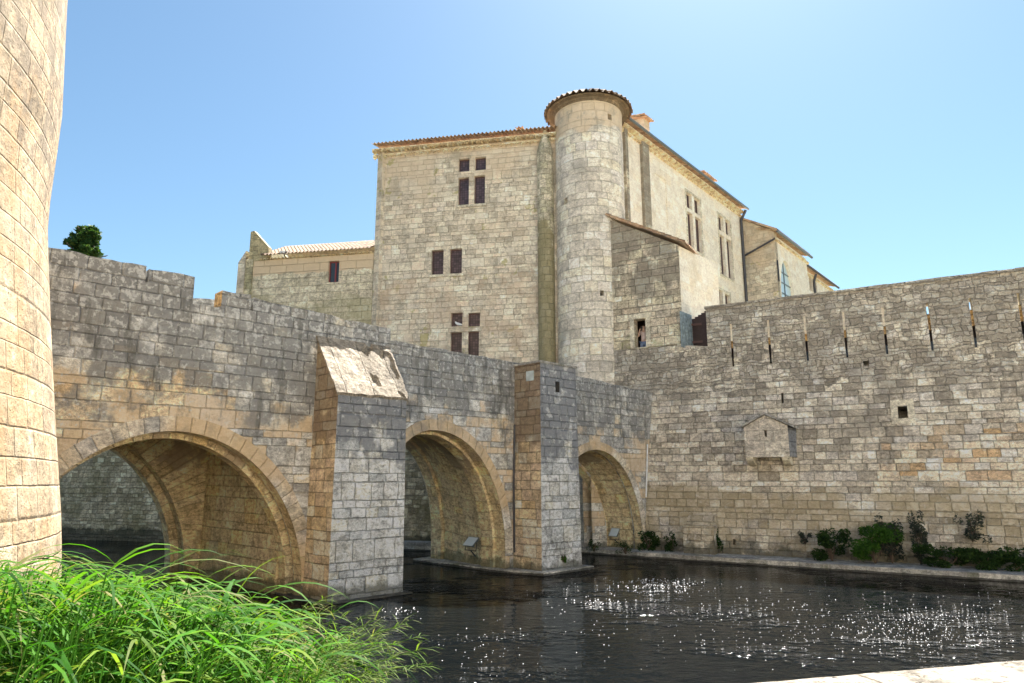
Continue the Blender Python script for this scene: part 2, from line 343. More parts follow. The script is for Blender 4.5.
M['ledge'] = stone('ledge_stone', [(.36,.34,.31), (.31,.30,.27), (.41,.39,.35)], (.25,.23,.2), 1.1, .4, .03, .4, 15, pits=.5,
    stains=[dict(c=(.12,.13,.08), sc=1.2, th=.60, soft=.08, st=.7), dict(c=(.03,.03,.025), sc=1.2, th=.5, soft=.05, st=.85, z=[(-1,1.2),(.02,.9),(.10,.1),(3,0)])], depth=.02)
M['parapet'] = stone('quay_stone', [(.21,.185,.15), (.24,.21,.175)], (.12,.10,.085), 1.3, .9, .01, .2, 16, joint=(.0, .004), pits=1.0, depth=.03, grit=2.0,
    stains=[dict(c=(.42,.38,.33), sc=3, th=.58, soft=.1, st=.5)])
M['trim'] = stone('window_trim_stone', [(.62,.56,.44), (.56,.51,.40)], (.40,.35,.27), .9, .45, .01, .2, 17, joint=(.002, .007), pits=.3, depth=.012)
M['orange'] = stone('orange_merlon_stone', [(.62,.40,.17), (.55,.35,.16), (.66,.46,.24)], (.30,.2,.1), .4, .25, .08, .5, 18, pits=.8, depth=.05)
M['frame'] = simple('window_frame_paint', (.10, .05, .045), .5)
M['redframe'] = simple('red_frame_paint', (.20, .035, .035), .45)
M['wood'] = simple('brown_board', (.055, .035, .035), .7, vscale=12)
M['greywood'] = simple('weathered_grey_board', (.22, .27, .29), .7, vscale=8, var=.4)
M['zinc'] = simple('dull_zinc', (.16, .19, .21), .45, .6)
M['darkpipe'] = simple('dark_pipe_metal', (.07, .07, .08), .5, .5)
M['whitep'] = simple('white_pipe', (.7, .72, .74), .5)
M['camw'] = simple('white_plastic', (.75, .75, .74), .35)
M['black'] = simple('black_lens', (.01, .01, .012), .15)
M['lampbody'] = simple('lamp_housing_metal', (.28, .33, .36), .4, .5)
M['bird'] = simple('white_feather', (.85, .85, .86), .7)
M['beak'] = simple('pink_beak', (.5, .3, .25), .5)
M['bark'] = simple('bark', (.10, .07, .05), .9, vscale=14, bump=.8)
def glass(name, col, rough=.12, lead=0):
    m, N, out = new_mat(name); b = N.add('ShaderNodeBsdfPrincipled')
    uv = N.add('ShaderNodeUVMap').outputs[0]; x = N.xyz(uv)
    c = col
    if lead:
        g = None
        for ax in (0, 1):
            f = N.m('FRACT', N.m('DIVIDE', x[ax], lead)); t = N.m('LESS_THAN', f, .12); g = t if g is None else N.m('MAXIMUM', g, t)
        cell = N.white(v=N.cxyz(N.m('FLOOR', N.m('DIVIDE', x[0], lead)), N.m('FLOOR', N.m('DIVIDE', x[1], lead)), 0))[0]
        c = N.mix(g, N.mix(cell, tuple(v * .6 for v in col), tuple(v * 1.5 for v in col)), (.02, .016, .016))
    N.put(b.inputs['Base Color'], c); b.inputs['Roughness'].default_value = rough
    b.inputs['Specular IOR Level'].default_value = .5
    N.l.new(b.outputs[0], out.inputs[0]); return m
M['glass'] = glass('leaded_glass', (.085, .055, .06), .3, .13)
M['glassb'] = glass('dark_glass', (.04, .05, .06), .1)
M['lampglass'] = glass('lamp_glass', (.62, .70, .74), .15)
def tile_mat(name='clay_tile', k=1.0):
    m, N, out = new_mat(name); b = N.add('ShaderNodeBsdfPrincipled')
    uv = N.add('ShaderNodeUVMap').outputs[0]; x = N.xyz(uv)
    r = N.white(v=N.cxyz(N.m('FLOOR', x[0]), N.m('FLOOR', x[1]), 0))
    c = N.ramp(r[0], [(0, (.20,.13,.09)), (.25, (.33,.21,.13)), (.5, (.40,.28,.18)), (.75, (.25,.185,.135)), (1, (.44,.34,.24))])
    pos = N.add('ShaderNodeNewGeometry').outputs['Position']; n = N.noise(pos, 7, 5, .7)[0]
    c = N.mix(N.ss(n, .52, .64, 0, .75), c, (.17,.16,.13)); c = N.mix(N.ss(N.noise(pos, 3, 5, .7)[0], .60, .66, 0, .6), c, (.5,.42,.25))
    c = N.mix(1, c, (k, k, k), 'MULTIPLY')
    N.put(b.inputs['Base Color'], c); b.inputs['Roughness'].default_value = .9
    bp = N.add('ShaderNodeBump'); bp.inputs['Distance'].default_value = .02; N.put(bp.inputs['Height'], n); N.l.new(bp.outputs[0], b.inputs['Normal'])
    N.l.new(b.outputs[0], out.inputs[0]); return m
M['tile'] = tile_mat('clay_tile', 1.55); M['tile_low'] = tile_mat('sunlit_tile_dark', .72)  # same tile colour lightened for shaded roofs, darkened for sunlit ones
M['cornice'] = stone('clay_cornice', [(.84,.66,.42), (.78,.60,.38), (.88,.72,.50)], (.7,.55,.36), .21, .2, .0, .1, 41, joint=(0,.001), pits=.3, depth=.01)
def leaf_mat(name, cols, trans=.45, rough=.6, spec=.12):
    m, N, out = new_mat(name)
    uv = N.add('ShaderNodeUVMap').outputs[0]; x = N.xyz(uv)
    r = N.white(v=N.cxyz(N.m('FLOOR', x[0]), 0, 0))[0]
    c = N.ramp(r, [(i / (len(cols) - 1), q) for i, q in enumerate(cols)])
    b = N.add('ShaderNodeBsdfPrincipled'); N.put(b.inputs['Base Color'], c); b.inputs['Roughness'].default_value = rough; b.inputs['Specular IOR Level'].default_value = spec
    t = N.add('ShaderNodeBsdfTranslucent'); N.put(t.inputs[0], N.mix(1, c, (1.25, 1.3, .5, 1), 'MULTIPLY'))
    mx = N.add('ShaderNodeMixShader'); mx.inputs[0].default_value = trans
    N.l.new(b.outputs[0], mx.inputs[1]); N.l.new(t.outputs[0], mx.inputs[2]); N.l.new(mx.outputs[0], out.inputs[0]); return m
M['reed'] = leaf_mat('reed_leaf', [(.010,.045,.006), (.025,.10,.008), (.055,.17,.01), (.016,.07,.008), (.11,.24,.015), (.03,.12,.012), (.12,.19,.025), (.02,.08,.008), (.22,.20,.09)], .45, .6, .08)
M['feather'] = leaf_mat('feathery_leaf', [(.08,.15,.02), (.12,.19,.03), (.06,.12,.015), (.20,.20,.08)], .5)
M['shrub'] = leaf_mat('shrub_leaf', [(.02,.045,.012), (.03,.07,.015), (.015,.035,.012), (.05,.09,.02)], .25)
M['shrub_bright'] = leaf_mat('bright_shrub_leaf', [(.03,.08,.012), (.05,.13,.02), (.08,.17,.03)], .35)
M['shrub_grey'] = leaf_mat('greyish_shrub_leaf', [(.05,.065,.05), (.04,.05,.045), (.07,.085,.06)], .25)
M['pine'] = leaf_mat('pine_leaf', [(.02,.055,.02), (.035,.09,.025), (.06,.12,.03), (.09,.13,.03)], .2)

# ------------------------------------------------------------------ THE BRIDGE
d = Vector((.71758, .69648, 0)); n = Vector((.69648, -.71758, 0)); P0 = Vector((-5.40, 19.007, 0))
Wd = lambda s: 6.4 - .28 * s
def BR(s, z, w=0): return P0 + d * s - n * w + Vector((0, 0, z))
def BK(s, z, w=0): return P0 + d * s - n * (Wd(s) + w) + Vector((0, 0, z))
bridge = tag(empty('stone_bridge', tuple(BR(4, 0))), 'weathered grey stone bridge with three arches crossing the dark moat', 'bridge')
def arch_pts(c, half_l, half_r, zb=-1.0, n_=15):
    """half tables: list of (dx, z) from crown out"""
    L = []
    for i in range(n_, 0, -1):
        t = i / n_; dx = half_l[-1][0] * t; L.append((c - dx, interp(half_l, dx)))
    L.append((c, half_l[0][1]))
    for i in range(1, n_ + 1):
        t = i / n_; dx = half_r[-1][0] * t; L.append((c + dx, interp(half_r, dx)))
    L[0] = (L[0][0], zb); L[-1] = (L[-1][0], zb)
    return L
def ell(hw, zs, zc, p=2.0, n_=16):
    """smooth half table, elliptical from crown to springing then down to zs"""
    T = []
    for i in range(n_ + 1):
        a = math.pi / 2 * i / n_
        T.append((hw * math.sin(a) ** (2 / p), zs + (zc - zs) * math.cos(a) ** (2 / p)))
    return T
def arch_curve(c, hl, hr, zs, zc, zb=-1.0, pl=2.0, pr=2.0, n_=18):
    L = [(c - x, z) for x, z in reversed(ell(hl, zs, zc, pl, n_))]
    L += [(c + x, z) for x, z in ell(hr, zs, zc, pr, n_)][1:]
    return [(L[0][0], zb)] + L + [(L[-1][0], zb)]
A1 = arch_curve(-3.58, 3.42, 3.43, .3, 4.14, pl=1.92, pr=1.92)
A2 = arch_curve(4.15, 2.2, 3.06, .6, 4.54, pl=2.2, pr=2.05)
A3 = arch_curve(12.15, 2.8, 2.87, .6, 4.17, pl=2.0, pr=2.0)
B1 = arch_curve(-4.1, 2.9, 2.78, .3, 4.25, pl=1.85, pr=1.85)
B2 = arch_curve(5.0, 2.4, 2.42, .8, 4.75, pl=2.2, pr=2.2)
B3 = arch_curve(12.3, 2.4, 2.62, .6, 4.1)
def top_front(s):
    if s < -4.62: return 8.0
    if s < -4.56: return 7.6
    if s < -3.5: return 7.96
    if s < -2.8: return 7.28
    if s < -2.04: return 7.75
    if s < -1.97: return 7.38
    if s < 2.35: return 7.70 - (s + 2) * .038
    return interp([(2.35, 7.19), (7.68, 7.12), (9.6, 7.05), (11, 6.99), (16.6, 6.74)], s)
def jit(s, z, amp=.025): return z + (mnoise.noise(Vector((s * 1.7, z * 3, 4.2))) ) * amp * 2 + (mnoise.noise(Vector((s * 6.1, 2.2, 7)))) * amp
def wall_slab(mb, f, arches, top, s0, s1, stepx, th, steps, mat=0):
    xs = sorted(set([lerp(s0, s1, i / stepx) for i in range(stepx + 1)] + [x + e for x in steps for e in (-.004, .004)]))
    T = [(x, jit(x, top(x))) for x in xs]
    poly = [(s0, -1.0)]
    for A in arches: poly += A
    poly += [(s1, -1.0)] + T[::-1]
    for w, fl in ((0, 1), (th, -1)):
        tris = tessellate_polygon([[Vector((a, b, 0)) for a, b in poly]])
        for t in tris:
            mb.face([f(poly[i][0], poly[i][1], w) for i in t], [poly[i] for i in t], mat)
    for (a, za), (b, zb) in zip(T, T[1:]):
        mb.face([f(a, za, 0), f(b, zb, 0), f(b, zb, th), f(a, za, th)], [(a, 0), (b, 0), (b, th), (a, th)], mat)
mb = MB(); wall_slab(mb, BR, [A1, A2, A3], top_front, -10, 16.4, 120, .45, [-4.62, -4.56, -3.5, -2.8, -2.04, -1.97, 2.35])
mb.build('front_wall', M['bridge'], bridge)
def top_back(s): return 9.05 if s < .6 else 7.2
mb = MB(); wall_slab(mb, lambda s, z, w: BK(s, z, -w), [B1, B2, B3], top_back, -10, 14.2, 80, .45, [.6])
mb.build('back_wall', M['bridge'], bridge)
mb = MB()
for i in range(24):
    a, b = -10 + i, -9 + i
    mb.face([BR(a, 6.2, .45), BR(b, 6.2, .45), BK(b, 6.2, -.45), BK(a, 6.2, -.45)])
mb.build('deck', M['ledge'], bridge)
# front merlon side: warm end stone
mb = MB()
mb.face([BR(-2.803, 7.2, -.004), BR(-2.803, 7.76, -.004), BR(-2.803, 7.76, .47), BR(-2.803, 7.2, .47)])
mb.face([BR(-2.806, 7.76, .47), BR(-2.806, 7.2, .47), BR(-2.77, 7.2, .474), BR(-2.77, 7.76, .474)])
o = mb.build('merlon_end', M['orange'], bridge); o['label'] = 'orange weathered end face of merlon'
def off(A, k, zk=None):
    c = (A[0][0] + A[-1][0]) / 2; zc = max(z for _, z in A); out = []
    for s, z in A:
        v = Vector((s - c, (z - .6) if z > .6 else 0)); L = v.length or 1
        out.append((s + v.x / L * k, z + v.y / L * k))
    out[0] = (out[1][0], A[0][1]); out[-1] = (out[-2][0], A[-1][1]); return out
def loft(mb, secs, mat=0):
    """secs: list of (frac function -> point, profile, w coordinate)"""
    for (f0, A, w0), (f1, B, w1) in zip(secs, secs[1:]):
        l = 0
        for i in range(len(A) - 1):
            dl = math.hypot(A[i+1][0] - A[i][0], A[i+1][1] - A[i][1])
            mb.face([f0(*A[i]), f0(*A[i+1]), f1(*B[i+1]), f1(*B[i])], [(w0, l), (w0, l + dl), (w1, l + dl), (w1, l)], mat)
            l += dl
def sec(w): return lambda s, z: BR(s, z, w)
def secf(fr, dw=0): return lambda s, z: BR(s, z, Wd(s) * fr + dw)
def chamber(a, b, zc): # rectangular-ish profile with same point count
    nn = 39
    pts = []
    for i in range(nn):
        t = i / (nn - 1)
        if t < .3: pts.append((a, lerp(-1, zc - .5, t / .3)))
        elif t < .7: pts.append((lerp(a, b, (t - .3) / .4), zc - .5 + .5 * math.sin(math.pi * (t - .3) / .4)))
        else: pts.append((b, lerp(zc - .5, -1, (t - .7) / .3)))
    return pts
assert len(A1) == 39, len(A1)
mb = MB()
C1 = chamber(-6.9, -.36, 5.3)
loft(mb, [(sec(0), A1, 0), (sec(.42), A1, .42), (sec(.42), off(A1, .16), .5), (sec(.62), off(A1, .16), .7), (sec(.62), off(A1, -.14), .9), (sec(1.05), off(A1, -.14), 1.35),
          (sec(1.05), C1, 1.4)])
loft(mb, [(sec(1.05), C1, 1.4), (secf(1, -1.0), chamber(-6.9, -.7, 5.4), 6.4), (secf(1, -1.0), off(B1, .22), 6.5), (secf(1, -.5), off(B1, .22), 7), (secf(1, -.5), B1, 7.1), (secf(1), B1, 7.6)])
mb.build('vault', M['vault'], bridge)
mb = MB(); loft(mb, [(sec(0), A2, 0), (sec(.5), A2, .5), (sec(.5), off(A2, -.10), .6), (sec(1.1), off(A2, -.1), 1.2), (sec(1.1), off(A2, .08), 1.25), (secf(1, -.6), off(B2, .12), 3.9), (secf(1, -.6), B2, 4), (secf(1), B2, 4.6)])
mb.build('vault', M['vault'], bridge)
mb = MB(); loft(mb, [(sec(0), A3, 0), (sec(.4), A3, .4), (sec(.4), off(A3, .10), .45), (secf(1, -.4), off(B3, .1), 2.6), (secf(1, -.4), B3, 2.7), (secf(1), B3, 3.1)])
mb.build('vault', M['vault'], bridge)
# arch rings
def ring(A, k, f, i0=1, i1=None, lab=None):
    mb = MB(); O = off(A, k); i1 = i1 or len(A) - 1; l = 0
    for i in range(i0, i1 - 1):
        dl = math.hypot(A[i+1][0] - A[i][0], A[i+1][1] - A[i][1])
        u0, u1 = l, l + dl; l += dl
        mb.face([f(*A[i], -.02), f(*A[i+1], -.02), f(*O[i+1], -.02), f(*O[i], -.02)], [(u0, .2), (u1, .2), (u1, .6), (u0, .6)])
        mb.face([f(*O[i], -.02), f(*O[i+1], -.02), f(*O[i+1], .01), f(*O[i], .01)], [(u0, .6), (u1, .6), (u1, .63), (u0, .63)])
        mb.face([f(*A[i], -.02), f(*A[i+1], -.02), f(*A[i+1], .002), f(*A[i], .002)], [(u0, .2), (u1, .2), (u1, .17), (u0, .17)])
    return mb.build('arch_ring', M['ring'], bridge)
ring(A1, .36, BR, 1); ring(A2, .34, BR, 4); ring(A3, .32, BR, 1)
for A in (B1, B2, B3): ring(A, .34, lambda s, z, w: BK(s, z, -w), 1)
# pier with sloping cap
def pier_box(s0, s1, zt, pr, mats, name, zb=-1.0, batter=.05, plus=0.0, top=True):
    mb = MB()
    Z = [zb + (zt - zb) * i / 8 for i in range(9)]
    def e(z): return batter * (zt - z) / (zt - zb)
    for a, b in zip(Z, Z[1:]):
        ka, kb = e(a), e(b)
        mb.face([BR(s0 - ka, a, -pr - ka), BR(s1 + ka, a, -pr - ka), BR(s1 + kb, b, -pr - kb), BR(s0 - kb, b, -pr - kb)], [(s0, a), (s1, a), (s1, b), (s0, b)], 0)
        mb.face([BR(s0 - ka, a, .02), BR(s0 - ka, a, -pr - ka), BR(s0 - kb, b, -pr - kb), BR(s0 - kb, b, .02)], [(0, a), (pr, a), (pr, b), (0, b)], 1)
        mb.face([BR(s1 + ka, a, .02), BR(s1 + ka, a, -pr - ka), BR(s1 + kb, b, -pr - kb), BR(s1 + kb, b, .02)], [(0, a), (pr, a), (pr, b), (0, b)], 0)
    if top: mb.face([BR(s0, zt, .02), BR(s1, zt, .02), BR(s1, zt, -pr), BR(s0, zt, -pr)])
    return mb.build(name, mats, bridge)
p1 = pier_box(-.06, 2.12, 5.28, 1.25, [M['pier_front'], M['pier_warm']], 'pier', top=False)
# triangular cheeks + rough sloping cap as displaced grid
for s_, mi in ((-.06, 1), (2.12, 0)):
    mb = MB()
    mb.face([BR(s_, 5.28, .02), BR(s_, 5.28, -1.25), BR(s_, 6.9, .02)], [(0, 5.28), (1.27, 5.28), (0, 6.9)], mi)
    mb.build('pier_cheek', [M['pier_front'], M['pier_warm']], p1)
mb = MB(); rows = []
for i in range(25):
    t = i / 24; row = []
    for j in range(41):
        q = j / 40; s_ = lerp(-.12, 2.20 + .12 * (1 - t), q); w = lerp(.01, -1.30, t); z = lerp(6.97, 5.26, t)
        a = 0 if i == 0 else 1
        g = mnoise.noise(Vector((s_ * 3, w * 4, 1))) * .035 + mnoise.noise(Vector((s_ * 9, w * 9, 5))) * .018
        if q > .55 and mnoise.noise(Vector((s_ * 2.2 + 4, w * 2.6, 9))) > .22: g -= .07
        row.append(BR(s_, z + g * a + .02, w - g * .6 * a))
    rows.append(row)
mb.grid(rows, [[(j * .056, i * .085) for j in range(41)] for i in range(25)])
e0 = rows[-1]; mb.grid([e0, [p - Vector((0, 0, .07)) + n * -.03 for p in e0]])
for jx in (0, 40):
    mb.grid([[r[jx] for r in rows], [r[jx] - Vector((0, 0, .08)) for r in rows]])
mb.build('pier_cap', M['cap'], p1)
# pier 2 with refuge, full height
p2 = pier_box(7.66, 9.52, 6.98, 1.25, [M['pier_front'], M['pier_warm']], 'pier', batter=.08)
mb = MB()
zt = 6.98
mb.box(BR(8.59, zt + .03, -.62), d, n, (0, 0, 1), .98, .68, .035); mb.build('coping', M['ledge'], p2)
mb = MB(); mb.box(BR(7.64, 6.55, -.78), n, (0,0,1), d, .17, .17, .02); o = mb.build('plaque', simple('pale_blue_plaque', (.50, .58, .60), .6, vscale=3, var=.35), p2); o['label'] = 'small pale square plate on warm pier side'
mb = MB(); mb.box(BR(8.52, 6.2, -1.255), d, n, (0,0,1), .10, .012, .19); mb.build('hole_shade', M['black'], p2)  # flat black plate painting the shade inside a small opening
# footings
mb = MB()
def prism(mb, pts, z0, z1, mat=0, top=True):
    for i in range(len(pts)):
        a, b = pts[i], pts[(i + 1) % len(pts)]
        mb.face([(a[0], a[1], z0), (b[0], b[1], z0), (b[0], b[1], z1), (a[0], a[1], z1)], None, mat)
    if top:
        pl = [Vector((p[0], p[1], 0)) for p in pts]
        for t in tessellate_polygon([pl]): mb.face([(pl[i].x, pl[i].y, z1) for i in t], None, mat)
q = [BR(7.35, 0, -1.62), BR(9.95, 0, -1.55), BR(9.95, 0, -1.1), BR(9.6, 0, .3), BR(9.6, 0, 5.0), BR(6.8, 0, 4.6), BR(6.95, 0, 0)]
prism(mb, q, -1, .10); mb.build('footing', M['ledge'], bridge)
mb = MB(); prism(mb, [BR(-.35, 0, -1.48), BR(2.35, 0, -1.48), BR(2.35, 0, 0), BR(-.35, 0, 6)], -1, .04); mb.build('footing', M['ledge'], bridge)
mb = MB(); mb.tube([BR(7.58, .6, -.06), BR(7.55, 3.0, -.06), BR(7.6, 4.9, -.05)], .035, 6); mb.build('drain_pipe', M['darkpipe'], bridge, True)

# ------------------------------------------------------------------ RAMPART on the right
Rd = Vector((math.cos(R_(30)), -math.sin(R_(30)), 0)); Rn = Vector((-math.sin(R_(30)), -math.cos(R_(30)), 0)); RP = Vector((6.22, 30.28, 0))
def RM(s, z, w=0):
    b = 1.15 * max(0, (7 - z)) / 7
    return RP + Rd * s + Rn * (b - w) + Vector((0, 0, z))
rampart = tag(empty('rampart_wall', tuple(RM(6, 0))), 'tall grey rubble rampart wall with a row of arrow slits right of bridge', 'wall')
holes = [(9.25 + .1, 9.74 - .08, 5.22, 5.66, 1.5), (8.37, 8.56, 7.28, 7.48, .5), (5.33, 5.42, 6.0, 6.42, .5), (3.3, 3.42, .55, .75, .3)]
# lower wall
mb = MB(); plate(mb, RM, -.22, 2.52, -1, 6.75, thick=1.8, ds=.8, ends=False)
plate(mb, RM, -2.2, 2.52, 6.75, 8.68, thick=3.2, ds=.8, ends=False, top=lambda s: jit(s, interp([(-2.2, 8.85), (1.3, 8.79), (2.52, 8.6)], s), .015))
plate(mb, RM, 2.52, 26, -1, 8.0, holes, thick=1.6, ds=.8, ends=False, backs=True)
mb.build('curtain_wall', M['rampart'], rampart)
# parapet with slits
mb = MB(); slits = [3.52, 5.02, 6.42, 7.84, 9.21, 10.68, 12.02, 13.45]
sx = 13.45
while sx < 24: sx += 1.42; slits.append(sx)
hs = []
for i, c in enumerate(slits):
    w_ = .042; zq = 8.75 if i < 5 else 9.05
    if i < 5: hs += [(c - w_, c + w_, zq, 9.48, .07, 2)]  # blocked slit, pale back painted as light coming through
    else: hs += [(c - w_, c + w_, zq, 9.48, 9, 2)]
    hs += [(c - w_, c + w_, 8.45, zq, .10, 1), (c - w_, c + w_, 8.0, 8.45, .4, 3)]  # orange painted as a sunlit sill, dark brown as shade below
RMp = lambda s, z, w=0: RP + Rd * s - Rn * w + Vector((0, 0, z))
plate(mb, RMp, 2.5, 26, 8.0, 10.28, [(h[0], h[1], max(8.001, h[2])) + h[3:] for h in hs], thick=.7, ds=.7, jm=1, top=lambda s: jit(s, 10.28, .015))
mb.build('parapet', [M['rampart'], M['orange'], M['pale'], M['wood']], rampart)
mb = MB()
for i in range(47):
    a, b = 2.46 + i * .5, 2.46 + (i + 1) * .5 - .006
    h0 = .05 + .02 * random.random()
    mb.box(RMp((a + b) / 2, 10.31, .34), Rd, Rn, (0, 0, 1), .247, .40, h0)
mb.build('coping', M['rampart'], rampart)
# flat black plates painting the shade of the slit tails below
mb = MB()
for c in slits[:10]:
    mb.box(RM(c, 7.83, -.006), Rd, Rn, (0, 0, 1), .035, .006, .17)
mb.build('slit_shade', M['black'], rampart)
# stone ring round the small window
mb = MB()
for (a, b, c_, d_) in ((9.12, 9.35, 5.02, 5.9), (9.66, 9.88, 5.02, 5.9), (9.35, 9.66, 5.66, 5.9), (9.35, 9.66, 5.02, 5.22)):
    mb.face([RM(a, c_, -.02), RM(b, c_, -.02), RM(b, d_, -.02), RM(a, d_, -.02)], [(a, c_), (b, c_), (b, d_), (a, d_)])
    for pq in (((a, c_), (b, c_)), ((b, c_), (b, d_)), ((b, d_), (a, d_)), ((a, d_), (a, c_))):
        mb.face([RM(*pq[0], -.02), RM(*pq[1], -.02), RM(*pq[1], .02), RM(*pq[0], .02)])
mb.build('window_surround', M['trim'], rampart)
# buttress near the bridge
mb = MB()
prism(mb, [RM(1.55, 0, -.55), RM(2.75, 0, -.55), RM(2.75, 0, .6), RM(1.55, 0, .6)], -1, 1.25)
mb.face([RM(1.55, 1.25, -.35)-Vector((0,0,0)), RM(2.75, 1.25, -.35), RM(2.7, 1.75, .05), RM(1.6, 1.75, .05)])
mb.face([RM(2.75, 1.25, -.35), RM(2.7, 1.75, .05), RM(2.75, 1.25, .2)]); mb.face([RM(1.55, 1.25, -.35), RM(1.6, 1.75, .05), RM(1.55, 1.25, .2)])
mb.build('foot_buttress', M['rampart'], rampart)
# foot ledge
mb = MB()
lp = [(2.7, 30.1), (5.6, 28.0), (7.45, 26.75), (10.6, 24.55), (13.85, 22.5), (26, 14.9)]
back = [(30, 17), (8, 30.2), (5.4, 31.5), (3.5, 33)]
prism(mb, lp + back, -1, .20); mb.build('foot_ledge', M['ledge'], rampart)
# boxed latrine
bx = empty('wall_latrine', (0, 0, 0)); bx.parent = rampart; bx.matrix_parent_inverse = Matrix.Translation(rampart.location).inverted()
bpy.data.objects.remove(bx)
mb = MB(); pr = 1.0
a, b, z0, z1, za = 4.05, 5.66, 3.86, 5.02, 5.46
def LM(s, z, w=0): return RP + Rd * s + Rn * (.36 - w) + Vector((0, 0, z))
c_ = (a + b) / 2
fr = lambda s, z: LM(s, z, -pr)
mb.face([fr(a, z0), fr(c_ - .045, z0), fr(c_ - .045, 4.9), fr(a, 4.9)], [(a, z0), (c_ - .045, z0), (c_ - .045, 4.9), (a, 4.9)])
mb.face([fr(c_ + .045, z0), fr(b, z0), fr(b, 4.9), fr(c_ + .045, 4.9)], [(c_, z0), (b, z0), (b, 4.9), (c_, 4.9)])
mb.face([fr(c_ - .045, z0), fr(c_ + .045, z0), fr(c_ + .045, 4.62), fr(c_ - .045, 4.62)], [(c_, z0), (c_ + .09, z0), (c_ + .09, 4.62), (c_, 4.62)])
mb.face([fr(a, 4.9), fr(b, 4.9), fr(b, z1), fr(c_, za), fr(a, z1)], [(a, 4.9), (b, 4.9), (b, z1), (c_, za), (a, z1)])
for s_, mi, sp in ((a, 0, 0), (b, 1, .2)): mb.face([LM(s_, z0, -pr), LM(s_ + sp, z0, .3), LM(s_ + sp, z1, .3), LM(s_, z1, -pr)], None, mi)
mb.face([fr(a, z0), fr(b, z0), LM(b, z0, -.1), LM(a, z0, -.1)])
mb.face([LM(c_ - .05, 4.7, -pr + .25), LM(c_ + .05, 4.7, -pr + .25), LM(c_ + .05, 4.93, -pr + .25), LM(c_ - .05, 4.93, -pr + .25)])
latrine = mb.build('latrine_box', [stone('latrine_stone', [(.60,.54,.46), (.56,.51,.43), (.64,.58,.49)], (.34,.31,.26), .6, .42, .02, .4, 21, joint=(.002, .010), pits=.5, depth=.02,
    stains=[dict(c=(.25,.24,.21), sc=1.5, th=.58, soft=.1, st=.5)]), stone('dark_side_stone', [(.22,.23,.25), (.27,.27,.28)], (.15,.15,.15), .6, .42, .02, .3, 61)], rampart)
mb = MB()
for (s0_, z0_, s1_, z1_) in ((a - .10, z1 - .03, c_, za + .02), (c_, za + .02, b + .24, z1 - .08)):
    A_, B_ = (s0_, z0_), (s1_, z1_)
    P_ = [LM(A_[0], A_[1], -pr - .1), LM(B_[0], B_[1], -pr - .1), LM(B_[0], B_[1], .4), LM(A_[0], A_[1], .4)]
    U_ = [p + Vector((0, 0, .085)) for p in P_]
    mb.face(U_); mb.face(P_)
    for i in range(4): mb.face([P_[i], P_[(i+1) % 4], U_[(i+1) % 4], U_[i]])
mb.build('roof_slab', M['ledge'], latrine)
for s_ in (a + .14, b - .16):
    mb = MB(); w_ = .13
    prof = [(-pr + .02, z0), (-pr + .05, z0 - .12), (-pr + .25, z0 - .24), (-.12, z0 - .34), (.3, z0 - .36), (.3, z0 + .01), (-pr + .02, z0 + .01)]
    for q0, q1 in zip(prof, prof[1:]): mb.face([LM(s_ - w_, q0[1], q0[0]), LM(s_ + w_, q0[1], q0[0]), LM(s_ + w_, q1[1], q1[0]), LM(s_ - w_, q1[1], q1[0])])
    for k in (-w_, w_): mb.face([LM(s_ + k, z, w) for w, z in prof[:-1]])
    mb.build('corbel', M['trim'], latrine)
# interior platform behind rampart
# ------------------------------------------------------------------ roof tiles
def tile_patch(mb, O, A, S, length, slen, pitch=.21, course=.36, amp=.05, taper=None, seed=0):
    O = Vector(O); A = Vector(A).normalized(); S = Vector(S).normalized(); Nn = A.cross(S)
    if Nn.z < 0: Nn = -Nn
    nt = int(length / pitch); nc = max(1, int(math.ceil(slen / course))); K = 6
    for c in range(nc):
        t0 = c * course; t1 = min(slen, (c + 1) * course) + .05
        rows = [[], []]; uvs = [[], []]
        for j in range(nt * K + 1):
            x = j / K * pitch; ph = math.cos(2 * math.pi * (j / K))
            jj = int(j / K); rr = mnoise.noise(Vector((jj * 3.7 + seed, c * 5.1, 2))) * .03
            hgt = amp * (abs(ph) ** .8) * (1 if ph > 0 else -.6)
            for r, t, lift in ((0, t0, -.012), (1, t1 + rr, .022)):
                rows[r].append(O + A * x + S * t + Nn * (hgt + lift)); uvs[r].append((j / K + .5 + seed * 50 - .001, c + seed * 11 + .5))
        mb.grid(rows, uvs)
        lo = rows[1]; mb.grid([lo, [p - Nn * .018 - S * .004 for p in lo]], [uvs[1], uvs[1]])
def half_pipes(mb, O, A, Nv, length, pitch=.21, r=.085, proj=.16, down=True, seed=0):
    """row of tile ends (genoise): half cylinders sticking out along Nv"""
    O = Vector(O); A = Vector(A).normalized(); Nv = Vector(Nv).normalized(); nt = int(length / pitch)
    for i in range(nt):
        c = O + A * ((i + .5) * pitch); rows = [[], []]
        for k in range(7):
            a_ = math.pi * k / 6; p = c + A * (math.cos(a_) * r) + Vector((0, 0, math.sin(a_) * r))
            rows[0].append(p - Nv * .2); rows[1].append(p + Nv * (proj + .01 * math.sin(i * 7.3 + seed)))
        u = (i + seed * 31 + .5, 3.5 + seed); mb.grid(rows, [[u] * 7] * 2)
        rin = [[p for p in rows[1]], [c + (p - c - Nv * (p - c).dot(Nv)) * .78 + Nv * proj for p in rows[1]]]
        mb.grid(rin, [[u] * 7] * 2)
